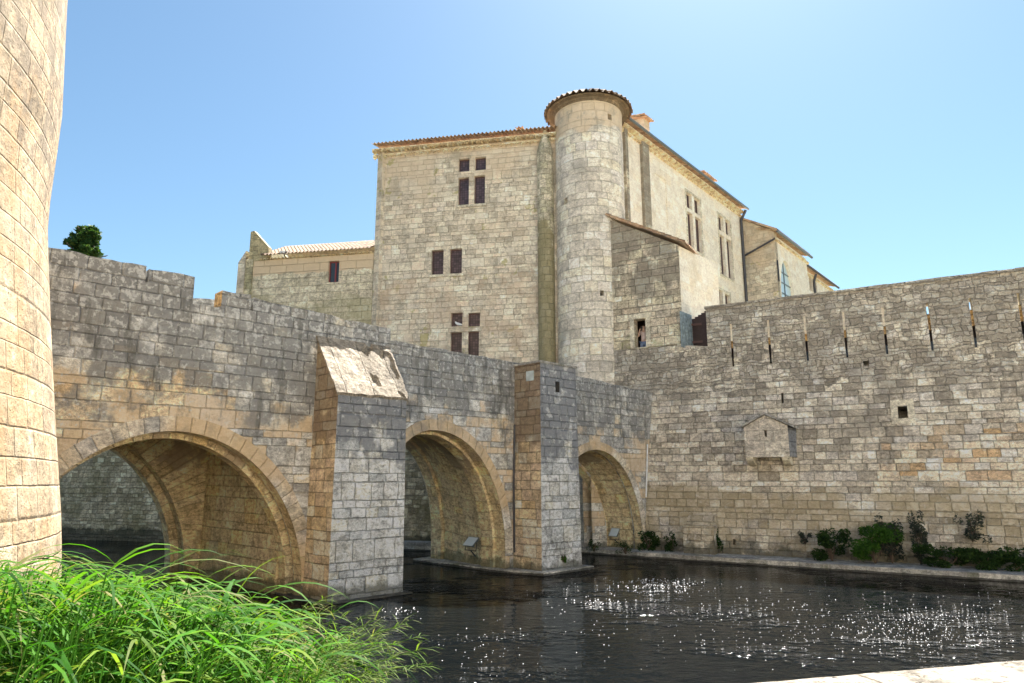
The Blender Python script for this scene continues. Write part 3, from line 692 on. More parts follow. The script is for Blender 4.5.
def eave(parent, P, A, Nv, length, z, pitch=.21, rows_=2, slope=.28, slen=1.6, rname='roof_tiles', cname='cornice', seed=0, gap=.0):
    P = Vector(P); A = Vector(A); Nv = Vector(Nv)
    mb = MB()
    for k in range(rows_):
        pj = .14 + .18 * k; zz = z - .56 + k * .26
        half_pipes(mb, P + Vector((0, 0, zz)), A, Nv, length, .26, .115, pj, seed=seed + k)
        mb.box(P + A * (length / 2) + Nv * (pj / 2 - .12) + Vector((0, 0, zz + .155)), A, Nv, (0, 0, 1), length / 2, pj / 2 + .1, .02)
    mb.build(cname, M['cornice'], parent)
    mb = MB(); ov = .14 + .18 * rows_
    S = (Nv - Vector((0, 0, slope))).normalized()
    top0 = P + Nv * ov + Vector((0, 0, z + .05)) - S * slen
    tile_patch(mb, top0 - A * .15, A, S, length + .3, slen, pitch, seed=seed)
    mb.build(rname, M['tile'], parent)

# ------------------------------------------------------------------ CASTLE main block
Fd = Vector((-math.cos(R_(11)), math.sin(R_(11)), 0)); Fn = Vector((-math.sin(R_(11)), -math.cos(R_(11)), 0)); FP = Vector((1.58, 32.74, 0))
FM = frame(FP, Fd, Fn)
Ed = Vector((math.sin(R_(40)), math.cos(R_(40)), 0)); En = Vector((math.cos(R_(40)), -math.sin(R_(40)), 0)); EP = Vector((5.17, 33.8, 0))
EM = frame(EP, Ed, En)
castle = tag(empty('fortified_house', tuple(FM(4, 0))), 'tall stone fortified house with mullioned windows and round corner turret', 'castle')
def unp(u, v, MM):
    """photo pixel -> (s,z) on wall MM (used once, to read sizes off the survey picture)"""
    P = MM(0, 0, 0); D = (MM(1, 0, 0) - P); r = ray(u, v); Nn = Vector((D.y, -D.x, 0))
    k = P.dot(Nn) / r.dot(Nn); X = r * k; X.z += EYE
    return ((X - P).dot(Vector((D.x, D.y, 0))), X.z)
def rect(u0, v0, u1, v1, MM, dep=.28):
    s0, z0 = unp(u0, v1, MM); s1, z1 = unp(u1, v0, MM); return (min(s0, s1), max(s0, s1), min(z0, z1), max(z0, z1), dep)
def add_window(parent, MM, h, mat_f='frame', mat_g='glass', name='window', dep=None, bar=.045):
    a, b, c, d_, dp = h; dp = (dep or dp) - .05
    mb = MB()
    for (x0, x1, y0, y1) in ((a, a + bar, c, d_), (b - bar, b, c, d_), (a + bar, b - bar, c, c + bar), (a + bar, b - bar, d_ - bar, d_)):
        P_ = [MM(x0, y0, dp), MM(x1, y0, dp), MM(x1, y1, dp), MM(x0, y1, dp)]; Q_ = [MM(x0, y0, dp - .04), MM(x1, y0, dp - .04), MM(x1, y1, dp - .04), MM(x0, y1, dp - .04)]
        mb.face(Q_)
        for i in range(4): mb.face([P_[i], P_[(i+1) % 4], Q_[(i+1) % 4], Q_[i]])
    w = mb.build(name, M[mat_f], parent)
    mb = MB(); q = [(a + bar, c + bar), (b - bar, c + bar), (b - bar, d_ - bar), (a + bar, d_ - bar)]
    mb.face([MM(x, y, dp - .01) for x, y in q], q); mb.build('pane', M[mat_g], w); return w
fw = [rect(458.5,158,469.5,172,FM), rect(475,156.5,486,170.5,FM), rect(458,177,469,205.5,FM), rect(474,175,485,204.8,FM),
      rect(431,249.5,443.7,275,FM), rect(449.5,248,462,274,FM), rect(450.8,312.4,462.5,326.6,FM), rect(468,312.4,480,326.6,FM),
      rect(450,332,462,360,FM), rect(467.6,331,479,360,FM)]
mb = MB(); plate(mb, FM, -2.5, 8.95, 4, 20.25, fw, thick=.5, ds=1.4, ends=True)
mb.build('front_wall', M['castle'], castle)
for h in fw: add_window(castle, FM, h)
# raised stone trim around windows: sills
for h in (fw[2], fw[4], fw[5]):
    mb = MB()
    c0 = h[0] - .1; c1 = (fw[3][1] if h is fw[2] else h[1]) + .1
    if h is fw[2]: c0, c1 = min(fw[2][0], fw[3][0]) - .1, max(fw[2][1], fw[3][1]) + .1
    mb.box(FM((c0 + c1) / 2, h[2] - .07, -.02), Fd, Fn, (0,0,1), (c1 - c0) / 2, .05, .06)
    mb.build('window_sill', M['trim'], castle)
mb = MB(); mb.box(FM(1.6, 15.3, -.004), Fd, Fn, (0, 0, 1), .55, .006, .42)
# left quoin side wall going back
SM = frame(FM(8.95, 0), Ed, -Vector((math.cos(R_(40)), -math.sin(R_(40)), 0)))
mb = MB(); plate(mb, SM, 0, 16, 4, 20.25, thick=.4, ds=3); mb.build('side_wall', M['castle'], castle)
# east wall
def er(s0, s1, z0, z1, dep=.3): return (s0, s1, z0, z1, dep)
def erect(u0, v0, u1, v1): return rect(u0, v0, u1, v1, EM, .3)
ew = [er(8.95, 9.75, 19.75, 20.8), er(10.1, 10.95, 19.75, 20.8), er(8.95, 9.75, 17.15, 19.5), er(10.1, 10.95, 17.15, 19.5),
      er(13.75, 14.6, 19.65, 20.75), er(14.95, 15.75, 19.65, 20.75), er(13.75, 14.6, 16.5, 19.35), er(14.95, 15.75, 16.5, 19.35),
      er(12.95, 13.75, 12.4, 15.3), er(14.1, 14.9, 12.4, 15.25)]
mb = MB(); plate(mb, EM, -1.5, 17.9, 6, 22.0, ew + [er(4.9, 6.3, 17.5, 20.6, .05)], thick=.5, ds=2)
mb.build('east_wall', M['pale'], castle)
for h in ew: add_window(castle, EM, h)
for i in (0, 4, 8):
    mb = MB(); g = ew[i:i + (4 if i < 8 else 2)]; a = min(h[0] for h in g) - .16; b = max(h[1] for h in g) + .16; c = min(h[2] for h in g); d2 = max(h[3] for h in g) + .16
    for (x0, x1, y0, y1) in ((a, a + .14, c, d2), (b - .14, b, c, d2), (a + .14, b - .14, d2 - .14, d2), (a - .05, b + .05, c - .16, c)):
        mb.box(EM((x0 + x1) / 2, (y0 + y1) / 2, 0), Ed, En, (0, 0, 1), (x1 - x0) / 2, .03, (y1 - y0) / 2)
    mb.build('window_surround', M['trim'], castle)
for s_, w_ in ((1.5, .14), (3.62, .38)):
    mb = MB(); mb.box(EM(s_, 14.5, -.08), Ed, En, (0, 0, 1), w_, .10, 7.4); mb.build('pilaster', M['annex'], castle)
# back closing walls + roof
BP = EM(17.9, 0); 
mb = MB(); zt = 22.02
c4 = [FM(8.95, 0, 0), FM(-1.9, 0, .1), EM(0.4, 0, .05), EM(17.9, 0, 0), SM(16, 0, 0)]
top = [Vector((p.x, p.y, z)) for p, z in zip(c4, (20.3, 20.3, 22.0, 22.0, 22.0))]
cc = sum(top, Vector()) / 5 + Vector((0, 0, 1.0))
for i in range(5): mb.face([top[i], top[(i + 1) % 5], cc])
mb.face([Vector((BP.x, BP.y, 4)), SM(16, 4, 0), SM(16, 22, 0), EM(17.9, 22, 0)])
mb.build('roof', M['tile'], castle)
eave(castle, FM(-1.2, 0), Fd, Fn, 10.4, 20.5, seed=1)
eave(castle, EM(-1.0, 0), Ed, En, 18.9, 22.25, seed=2, slope=.3)
mb = MB(); 
pts = [EM(-1.0 + i * 1.0, 22.28, -.55) for i in range(20)]
mb.tube(pts, .075, 8); mb.build('gutter', M['zinc'], castle, True)
mb = MB(); mb.tube([EM(17.6, 22.1, -.5), EM(17.6, 21.4, -.12), EM(17.6, 8, -.12)], .10, 8); mb.build('downpipe', M['darkpipe'], castle, True)
for (uc, vc, wd, hh) in ((702, 181, .75, .5), (640, 122, .4, .35)):
    cs, cz = unp(uc, vc, lambda s, z, w=0: EM(s, z, .8))
    mb = MB(); mb.box(EM(cs, cz - .3, .8), Ed, En, (0,0,1), wd * .8, .45, hh); mb.build('chimney', M['castle'], castle)
    mb = MB(); tile_patch(mb, EM(cs - wd - .1, cz + hh - .12, 1.5), Ed, (En - Vector((0,0,.25))), wd * 2 + .2, 1.5, seed=4)
    tile_patch(mb, EM(cs - wd, cz + hh + .02, 1.3), Ed, (En - Vector((0,0,.2))), wd * 1.8, 1.0, seed=5); mb.build('chimney_tiles', M['tile'], castle)
mb = MB(); tile_patch(mb, FM(1.0, 20.95, 0.3), Fd, Fn - Vector((0,0,.2)), .5, .5, seed=6); mb.build('ridge_tile', M['tile'], castle)

# turret
TC = Vector((3.93, 32.7, 0)); TR = 1.72
turret = None
mb = MB(); rows = []; uvs = []
holesT = []
def aztur(u, v):
    # angle on the turret cylinder hit by the ray
    r = ray(u, v); a_ = r.x**2 + r.y**2; b_ = -2 * (r.x * TC.x + r.y * TC.y); c_ = TC.x**2 + TC.y**2 - TR**2
    k = (-b_ - math.sqrt(max(0, b_*b_ - 4*a_*c_))) / (2 * a_); X = r * k
    return math.atan2(X.y - TC.y, X.x - TC.x), X.z + EYE
TM = lambda s, z, w=0: TC + Vector((math.cos(s / TR), math.sin(s / TR), 0)) * ((TR + (.0 if z > 8 else .0)) - w) + Vector((0, 0, z))
th = []
for (u, v, hw, hh) in ((609.8, 117, .13, .16), (565.5, 201, .13, .17), (602, 293, .09, .13)):
    a_, z_ = aztur(u, v); s_ = a_ * TR; th.append((s_ - hw, s_ + hw, z_ - hh, z_ + hh, .35))
plate(mb, TM, -math.pi * TR, math.pi * TR, -1, 21.35, th, thick=.5, ds=.22, ends=False)
turret = mb.build('corner_turret', M['turret'], castle)
for h in th:
    mb = MB(); mb.face([TM(h[0], h[2], .34), TM(h[1], h[2], .34), TM(h[1], h[3], .34), TM(h[0], h[3], .34)])
    mb.build('loophole', M['black'], turret)
mb = MB(); K = 44; rc = []; ER = 2.22
for c in range(6):
    r0, r1 = ER - .38 * (c + 1), ER - .38 * c + .05
    r0 = max(.02, r0); z0 = 21.60 + (ER - r0) * .60; z1 = 21.58 + (ER - r1) * .60
    rows = [[], []]; uvs = [[], []]
    for j in range(K * 6 + 1):
        a_ = 2 * math.pi * j / (K * 6); ph = math.cos(2 * math.pi * j / 6)
        hg = .085 * (abs(ph) ** .8) * (1 if ph > 0 else -.7) * min(1, r1 / 1.2)
        jit_ = mnoise.noise(Vector((int(j / 6) * 3.1, c * 4.4, 1))) * .07
        for r, rr, zz, lf in ((0, r0, z0, -.01), (1, r1 + jit_ * (1 if c == 0 else .4), z1, .03)):
            rows[r].append(TC + Vector((math.cos(a_) * rr, math.sin(a_) * rr, zz + hg + lf))); uvs[r].append((j / 6 + .5, c + 40.5))
    mb.grid(rows, uvs); lo = rows[1]; mb.grid([lo, [p - Vector((0, 0, .025)) for p in lo]], [uvs[1], uvs[1]])
mb.build('conical_roof', M['tile_low'], turret)
mb = MB()
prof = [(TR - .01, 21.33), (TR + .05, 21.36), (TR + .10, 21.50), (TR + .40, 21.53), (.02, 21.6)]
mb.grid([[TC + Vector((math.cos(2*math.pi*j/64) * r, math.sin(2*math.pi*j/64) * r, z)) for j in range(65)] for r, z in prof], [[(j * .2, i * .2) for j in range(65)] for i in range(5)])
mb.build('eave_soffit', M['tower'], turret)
# quarter-round strip between facade and turret, mossy
mb = MB(); cP = FM(-.12, 0, -.05); rows = []; uvs = []
for z in (4, 8, 12, 16, 19.4, 20.6):
    rr = .42 if z < 20 else .1
    rows.append([cP + Vector((math.cos(t) * rr, math.sin(t) * rr, z)) for t in [math.pi + .2 + k * .35 for k in range(9)]]); uvs.append([(k * .15, z) for k in range(9)])
mb.grid(rows, uvs); mb.build('shaft', stone('mossy_shaft_stone', [(.50,.45,.34), (.42,.39,.27), (.55,.49,.38)], (.3,.27,.2), .4, .35, .03, .3, 31,
    stains=[dict(c=(.27,.235,.13), sc=1.1, th=.52, soft=.05, st=.85, z=[(4,.75),(12,.7),(15,.5),(17,.25),(21,.1)])]), castle)
# moat foot wall in front of the castle
moatw = tag(empty('moat_foot_wall', (-4.2, 32.2, 0)), 'dark mossy retaining wall below the house, seen through the bridge arches', 'wall')
wA = Vector((1.6, 31.35, 0)); wB = Vector((-3.0, 32.0, 0)); wC = Vector((-45, 43.2, 0))
def seg(mb, a, b, z1, bat, mat=0):
    D = (b - a).normalized(); Nn = Vector((D.y, -D.x, 0))
    if Nn.y > 0: Nn = -Nn
    MM = lambda s, z, w=0: a + D * s - Nn * (w - bat * max(0, (z1 - z)) / z1) + Vector((0, 0, z))
    plate(mb, MM, 0, (b - a).length, -1, z1, thick=1.2, ds=3, mat=mat)
mb = MB(); seg(mb, wB, wC, 6.6, .5); mb.build('rubble_wall', M['dark_wall'], moatw)
mb = MB(); seg(mb, wA + Vector((0, .05, 0)), Vector((-8, 33.35, 0)), 6.8, .3, 0); mb.build('mossy_wall', M['mossy'], moatw)
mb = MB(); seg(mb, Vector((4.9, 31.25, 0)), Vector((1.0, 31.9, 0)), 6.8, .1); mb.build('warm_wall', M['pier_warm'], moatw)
mb = MB(); prism(mb, [(2.6, 29.7), (1.2, 30.5), (-4.2, 30.95), (-10, 33.5), (-18.9, 37.2), (-50, 46), (-50, 48), (2, 34), (4, 32)], -1, .35); mb.build('foot_ledge', M['ledge'], moatw)
# ------------------------------------------------------------------ annex with window on the rampart
annex = tag(empty('lean_to_annex', tuple(RMp(0, 8))), 'rough stone lean-to with tiled sloping roof and one dark window beside turret', 'building')
wh = (-.76, -.22, 8.82, 10.18, 9)
def atop(s): return interp([(-2.2, 15.35), (-1.7, 15.15), (1.45, 13.35)], s)
mb = MB(); plate(mb, RMp, -2.2, 1.45, 8.85, 13.2, [(wh[0], wh[1], 8.851, wh[3], 9)], top=atop, thick=.45, ds=.7)
mb.build('front_wall', M['annex'], annex)
mb = MB()
for (x0, x1, y0, y1) in ((wh[0] - .2, wh[0], 8.86, 10.2), (wh[1], wh[1] + .22, 8.86, 10.2), (wh[0] - .25, wh[1] + .3, 10.2, 10.42)):
    mb.box(RMp((x0 + x1) / 2, (y0 + y1) / 2, .0), Rd, Rn, (0, 0, 1), (x1 - x0) / 2, .02, (y1 - y0) / 2 - .002)
mb.box(RMp(-.49, 8.83, .03), Rd, Rn, (0, 0, 1), .34, .09, .025)
mb.build('window_surround', M['trim'], annex)
AE = frame(RMp(1.45, 0, 0), Ed, En)
mb = MB(); plate(mb, AE, .02, 4.2, 8.6, 13.2, top=lambda s: interp([(0, 13.33), (4.2, 13.5)], s), thick=.3, ds=1); mb.build('east_wall', M['pale'], annex)
mb = MB()
mb.face([RMp(-2.2, 8.2, .46), RMp(1.4, 8.2, .46), AE(4.2, 8.2, .3), RMp(-2.2, 8.2, 4.5)]); mb.build('floor', M['wood'], annex)
mb = MB()
pts = [RMp(-2.2, 15.3, 2.2), RMp(1.4, 13.3, 2.2)]
mb.face([RMp(-2.2, 8.2, 2.6), RMp(1.45, 8.2, 2.6), RMp(1.45, 13.2, 2.6), RMp(-2.2, 13.2, 2.6)]); mb.build('inner_wall', M['wood'], annex)
# sloping roof: follows top edge of the front wall and the east wall
mb = MB()
A_ = RMp(-2.0, 15.48, -.22); B_ = RMp(1.75, 13.42, -.22)
run = (B_ - A_); S_ = run.normalized(); al = Rn * -1
tile_patch(mb, A_, al, S_, 5.2, run.length, seed=7)
mb.face([A_ - Vector((0,0,.08)), B_ - Vector((0,0,.08)), B_ + al * 5.2 - Vector((0,0,.08)), A_ + al * 5.2 - Vector((0,0,.08))])
for i in range(13):
    c = A_ + run * ((i + .5) / 13) ; mb.box(c + Vector((0, 0, -.03)) - Rn * .12, S_, Rn, (0, 0, 1), .14, .12, .03 + .012 * (i % 3))
mb.build('roof_tiles', M['tile'], annex)
# door and grey board on the terrace
dr = tag(empty('terrace_door', tuple(RMp(1.9, 8.7, .9))), 'open dark brown board door on the terrace beside the lean-to', 'door')
mb = MB()
for i in range(5):
    s0 = 1.62 + i * .17; mb.box(RMp(s0 + .08, 9.42 + .02 * i, 1.0 - .1 * i), Rd, Rn, (0, 0, 1), .082, .03, .70 + .03 * i)
mb.build('door_boards', M['wood'], dr)
mb = MB(); mb.box(RMp(2.0, 9.0, .75), Rd, Rn, (0, 0, 1), .4, .015, .05); mb.box(RMp(2.0, 9.8, .75), Rd, Rn, (0, 0, 1), .4, .015, .05); mb.build('batten', M['frame'], dr)
mb = MB(); mb.box(AE(.28, 9.45, -.05), Ed, En, (0,0,1), .55, .02, .8)
for k in (-.3, 0, .3): mb.box(AE(.28 + k, 9.45, -.08), Ed, En, (0,0,1), .02, .015, .8)
tag(mb.build('grey_board', M['greywood'], None), 'weathered blue grey board leaning on the pale wall of the lean-to', 'board')

# ------------------------------------------------------------------ left wing
wing = tag(empty('low_wing', tuple(FM(12, 0))), 'low stone wing with tiled roof and single red framed window', 'building')
ww = rect(327.5, 260.5, 339.5, 282.5, FM, .25)
mb = MB(); plate(mb, FM, 8.97, 15.85, 4, 14.62, [ww], thick=.4, ds=1.2); mb.build('front_wall', stone('wing_stone', [(.60,.53,.39), (.66,.58,.43), (.56,.49,.37), (.70,.61,.45)], (.42,.36,.26), .85, .40, .02, .35, 22, joint=(.003, .013), val=.25,
    stains=[dict(c=(.34,.31,.17), sc=.6, th=.56, soft=.1, st=.6, z=[(6,.65),(12,.6),(13,.4),(15,.3)]), dict(c=(.72,.56,.38), sc=.5, th=.5, soft=.05, st=.9, det=3, z=[(6,.1),(13.5,.2),(14.1,.8),(15,1)])]), wing)
w_ = add_window(wing, FM, ww, 'redframe', 'glassb', bar=.06)
mb = MB(); mb.box(FM(lerp(ww[0], ww[1], .42), (ww[2] + ww[3]) / 2, .17), Fd, Fn, (0,0,1), .04, .02, (ww[3] - ww[2]) / 2); mb.build('mullion', M['redframe'], w_)
mb = MB()
for z_, pj in ((14.62, .10),): half_pipes(mb, FM(8.97, z_), Fd, Fn, 6.6, .21, .08, .12)
mb.build('cornice', M['cornice'], wing)
mb = MB(); S_ = (Fn - Vector((0, 0, .52))).normalized(); O_ = FM(8.97, 14.82, -.32) - S_ * 3.0
tile_patch(mb, O_, Fd, S_, 6.3, 3.0, seed=8); mb.build('roof_tiles', M['tile_low'], wing)
# gable end wall with upstand and stepped outer buttress
gm = frame(FM(15.85, 0), -Fn, -Fd)
mb = MB()
prof = [(-.35, 4), (-.35, 14.9), (-.30, 16.15), (-.12, 16.2), (3.2, 14.9 + .0 + 1.3), (5.5, 15.2), (5.5, 4)]
prof = [(-.06, 4), (-.06, 14.7), (1.0, 15.3), (3.0, 16.25), (6.0, 14.6), (6.0, 4)]
for k in (0, .42):
    pl = [Vector((a, b, 0)) for a, b in prof]
    for t in tessellate_polygon([pl]): mb.face([gm(prof[i][0], prof[i][1], 0) + Fd * k for i in t], [prof[i] for i in t])
for i in range(len(prof) - 1):
    a, b = prof[i], prof[i + 1]; mb.face([gm(a[0], a[1], 0), gm(b[0], b[1], 0), gm(b[0], b[1], 0) + Fd * .42, gm(a[0], a[1], 0) + Fd * .42])
mb.build('gable_wall', M['mossy'] if 0 else stone('gable_stone', [(.42,.38,.25), (.36,.33,.20), (.46,.41,.28)], (.25,.22,.15), .6, .4, .03, .3, 23), wing)
mb = MB(); g0 = FM(16.27, 0)
P8 = [g0 + Fn * .12, g0 + Fd * .42 + Fn * .12, g0 + Fd * .42 - Fn * 2.5, g0 - Fn * 2.5]
prism(mb, [(p.x, p.y) for p in P8], 4, 14.55, top=False)
T8 = [Vector((p.x, p.y, z)) for p, z in zip(P8, (15.2, 14.55, 14.55, 15.2))]
mb.face(T8); mb.face([T8[0], T8[1], Vector((P8[0].x, P8[0].y, 14.55))])
mb.build('buttress', M['castle'], wing)
# upstand triangle (raised coping running back from the left corner)
mb = MB()
tri = [(16.15, 14.6), (16.15, 16.30), (15.95, 16.35), (15.0, 15.35), (15.0, 14.6)]
for w_ in (-.02, .3):
    pl = [Vector((a, b, 0)) for a, b in tri]
    for t in tessellate_polygon([pl]): mb.face([FM(tri[i][0], tri[i][1], w_) for i in t], [tri[i] for i in t])
for i in range(len(tri) - 1):
    a, b = tri[i], tri[i + 1]; mb.face([FM(*a, -.02), FM(*b, -.02), FM(*b, .3), FM(*a, .3)])
mb.build('roof_upstand', stone('upstand_stone', [(.50,.42,.25), (.42,.36,.22)], (.3,.25,.17), .5, .3, .06, .3, 24), wing)
# other walls of the wing
mb = MB(); mb.face([FM(9, 4, 6), FM(15.85, 4, 6), FM(15.85, 14.6, 6), FM(9, 14.6, 6)]); mb.face([O_ , O_ + Fd * 6.65, FM(15.62, 14.6, 6), FM(9, 14.6, 6)]); mb.build('back_wall', M['castle'], wing)
# security camera under the eave
sx_, sz_ = unp(286, 255, FM)
cam_ = tag(empty('security_camera', tuple(FM(sx_, sz_, -.1))), 'small white security camera under the eave of the low wing', 'camera')
mb = MB(); mb.box(FM(sx_, sz_ + .06, -.2), (Fd * .8 + Fn * .6).normalized(), (Fn * .8 - Fd * .6).normalized(), (0, 0, 1), .22, .08, .08); mb.build('housing', M['camw'], cam_)
mb = MB(); mb.tube([FM(sx_, sz_ - .12, .0), FM(sx_, sz_ - .12, -.12), FM(sx_, sz_, -.2)], .03, 6); mb.tube([FM(sx_ - .18, sz_ + .04, -.32), FM(sx_ - .20, sz_ + .035, -.34)], .05, 8); mb.build('bracket', M['black'], cam_)

# ------------------------------------------------------------------ chapel-like block and far range on the right
CP = EM(17.95, 0, 0)
chap = tag(empty('chapel_block', tuple(CP)), 'pale stone block with tall pointed arch window behind the rampart', 'building')
# corner so that the front face is seen left of u=775
def hit(u, v, P, D): # intersection of pixel's vertical plane with line P + t D
    r = ray(u, v); nx, ny = r.y, -r.x
    return -(P.x * nx + P.y * ny) / (D.x * nx + D.y * ny)
tc = hit(776, 260, CP, En)
c1 = CP + En * tc
CF = frame(CP, En, -Ed)      # front (faces back towards the viewer)
CE = frame(c1, Ed, En)
zA = unp(776, 236, CF)[1]; zB = unp(745, 222, CF)[1]
prof_t = lambda s: interp([(-3.0, zA + 2.2), (-.4, zA + 2.15), (tc, zA + .35)], s)
mb = MB(); plate(mb, CF, -3, tc, 8, zA - .9, top=lambda s: prof_t(s), thick=.5, ds=.9); mb.build('front_wall', M['castle'], chap)
mb = MB(); q0 = CF(.25, 0, 0); 
mb.face([CF(.1, zA - .95, -.18), CF(tc + .1, zA - .15, -.18), CF(tc + .1, zA - .05, 0.05), CF(.1, zA - .82, 0.05)])
mb.face([CF(.1, zA - 1.1, -.18), CF(tc + .1, zA - .3, -.18), CF(tc + .1, zA - .15, -.18), CF(.1, zA - .95, -.18)])
mb.build('string_course', M['darkpipe'], chap)
te = hit(805, 245, c1, Ed)
wa, wb = hit(780.5, 280, c1, Ed), hit(793, 280, c1, Ed)
zw1 = unp(786, 261, CE)[1]; zw0 = unp(786, 301, CE)[1]
# wall with pointed opening: build polygon outline around opening
mb = MB(); zt_ = zA + .1
wc = (wa + wb) / 2; hw = (wb - wa) / 2
arc = [(wa, zw0 - 2)] + [(wc - hw * math.cos(t * math.pi / 2) , (zw1 - hw * 2.2) + hw * 2.2 * math.sin(t * math.pi / 2)) for t in [k / 8 for k in range(9)]]
arc += [(2 * wc - a, b) for a, b in arc[-2::-1]]
out = [(0, 8), (wa, 8)] + arc + [(wb, 8), (te, 8), (te, zt_), (0, zt_)]
pl = [Vector((a, b, 0)) for a, b in out]
for w_ in (0,):
    for t in tessellate_polygon([pl]): mb.face([CE(out[i][0], out[i][1], w_) for i in t], [out[i] for i in t])
for a, b in zip(arc, arc[1:]): mb.face([CE(*a, 0), CE(*b, 0), CE(*b, .7), CE(*a, .7)], [(0, a[1]), (0, b[1]), (.7, b[1]), (.7, a[1])])
mb.face([CE(te, 8, 0), CE(te, zt_, 0), CE(te, zt_, 5), CE(te, 8, 5)])
mb.build('east_wall', M['pale'], chap)
mb = MB(); pl = [Vector((a, b, 0)) for a, b in arc]
for t in tessellate_polygon([pl]): mb.face([CE(arc[i][0], arc[i][1], .22) for i in t], [arc[i] for i in t])
wdw = mb.build('arched_window', glass('sky_painted_glass', (.50, .66, .74), .12), chap)  # light blue base colour paints in the reflected sky
mb = MB(); mb.box(CE(wc, (zw0 + zw1) / 2, .19), Ed, En, (0,0,1), .03, .03, (zw1 - zw0) / 2 - .2)
for k in (.2, .45, .7): mb.box(CE(wc, lerp(zw0, zw1, k), .19), Ed, En, (0,0,1), hw * .95, .03, .03)
mb.build('glazing_bar', M['zinc'], wdw)
eave(chap, CE(-.1, 0), Ed, En, te + .4, zt_ + .15, seed=9, rows_=1, slope=.35)
mb = MB(); mb.tube([CE(-.3 + i * (te + .6) / 6, zt_ + .12, -.35) for i in range(7)], .09, 8); mb.build('gutter', M['zinc'], chap, True)
mb = MB(); mb.tube([CE(.12, unp(779, 262, CE)[1], -.06), CE(.12, unp(779, 282, CE)[1], -.06)], .05, 8); mb.build('downpipe', M['darkpipe'], chap, True)
mb = MB()
v0 = CF(-3, prof_t(-3), -.25); v1 = CF(-.4, prof_t(-.4) + .05, -.25); v2 = CF(tc + .3, prof_t(tc) + .12, -.25)
for p, q in ((v0, v1), (v1, v2)):
    mb.face([p, q, q + Ed * (te + .5), p + Ed * (te + .5)]); mb.face([p, q, q - Vector((0,0,.16)), p - Vector((0,0,.16))])
    mb.face([p - Vector((0,0,.16)), q - Vector((0,0,.16)), q + Ed * .4 - Vector((0,0,.16)), p + Ed * .4 - Vector((0,0,.16))])
mb.build('roof', M['tile'], chap)
rp = CE(te, 0, 0.9)
rng = tag(empty('far_range', tuple(rp)), 'long low pale range at the far end behind the rampart', 'building')
RG = frame(rp, Ed, En)
tl = hit(834, 292, rp, Ed); zr = unp(806, 268, RG)[1] - .2
gw = [(hit(809, 280, rp, Ed), hit(812, 280, rp, Ed), unp(810, 290, RG)[1], unp(810, 276, RG)[1], .3), (hit(814, 280, rp, Ed), hit(816.5, 280, rp, Ed), unp(815, 291, RG)[1], unp(815, 279, RG)[1], .3)]
mb = MB(); plate(mb, RG, 0, tl, 6, zr, gw, thick=.4, ds=3); mb.face([RG(tl, 6, 0), RG(tl, zr, 0), RG(tl, zr, 6), RG(tl, 6, 6)]); mb.build('east_wall', M['pale'], rng)
for h in gw: add_window(rng, RG, h)
eave(rng, RG(-.1, 0), Ed, En, tl + .3, zr + .2, seed=10, rows_=1, slope=.35)
mb = MB(); mb.tube([RG(tl * .42, zr, -.3), RG(tl * .42, zr - .6, -.1), RG(tl * .42, 8, -.1)], .10, 8); mb.tube([RG(0, zr + .15, -.38), RG(tl + .2, zr + .15, -.38)], .09, 8); mb.build('downpipe', M['darkpipe'], rng, True)

# ------------------------------------------------------------------ near TOWER on the left
TWC = Vector((-13.8, 6.45, 0)); Dt = TWC.length; azc = math.atan2(-TWC.x, TWC.y)
tab = []
for u, v in ((67, 0), (61.6, 123), (47.5, 222), (47.6, 246), (51, 330), (55, 411), (62, 526)):
    r = ray(u, v); az = math.atan2(-r.x, r.y); dl = azc - az; rr = Dt * math.sin(dl); L = Dt * math.cos(dl)
    tab.append((EYE + L * r.z / math.hypot(r.x, r.y), rr))
tab = sorted(tab); tab = [(-1, tab[0][1] + .35)] + tab + [(22, tab[-1][1] - .1)]
tower = tag(empty('round_tower', (TWC.x, TWC.y, 0)), 'sunlit cream limestone round tower filling the left edge of the view', 'tower')
mb = MB(); rows = []; uvs = []
zs = [-1 + i * .5 for i in range(47)]
for z in zs:
    r = interp(tab, z); rows.append([TWC + Vector((math.cos(2*math.pi*j/128) * r, math.sin(2*math.pi*j/128) * r, z)) for j in range(129)]); uvs.append([(2*math.pi*j/128 * 7.6, z) for j in range(129)])
mb.grid(rows, uvs); mb.face([p for p in rows[-1][:-1]], [(0, 0)] * 128); mb.build('tower_wall', M['tower'], tower, True)

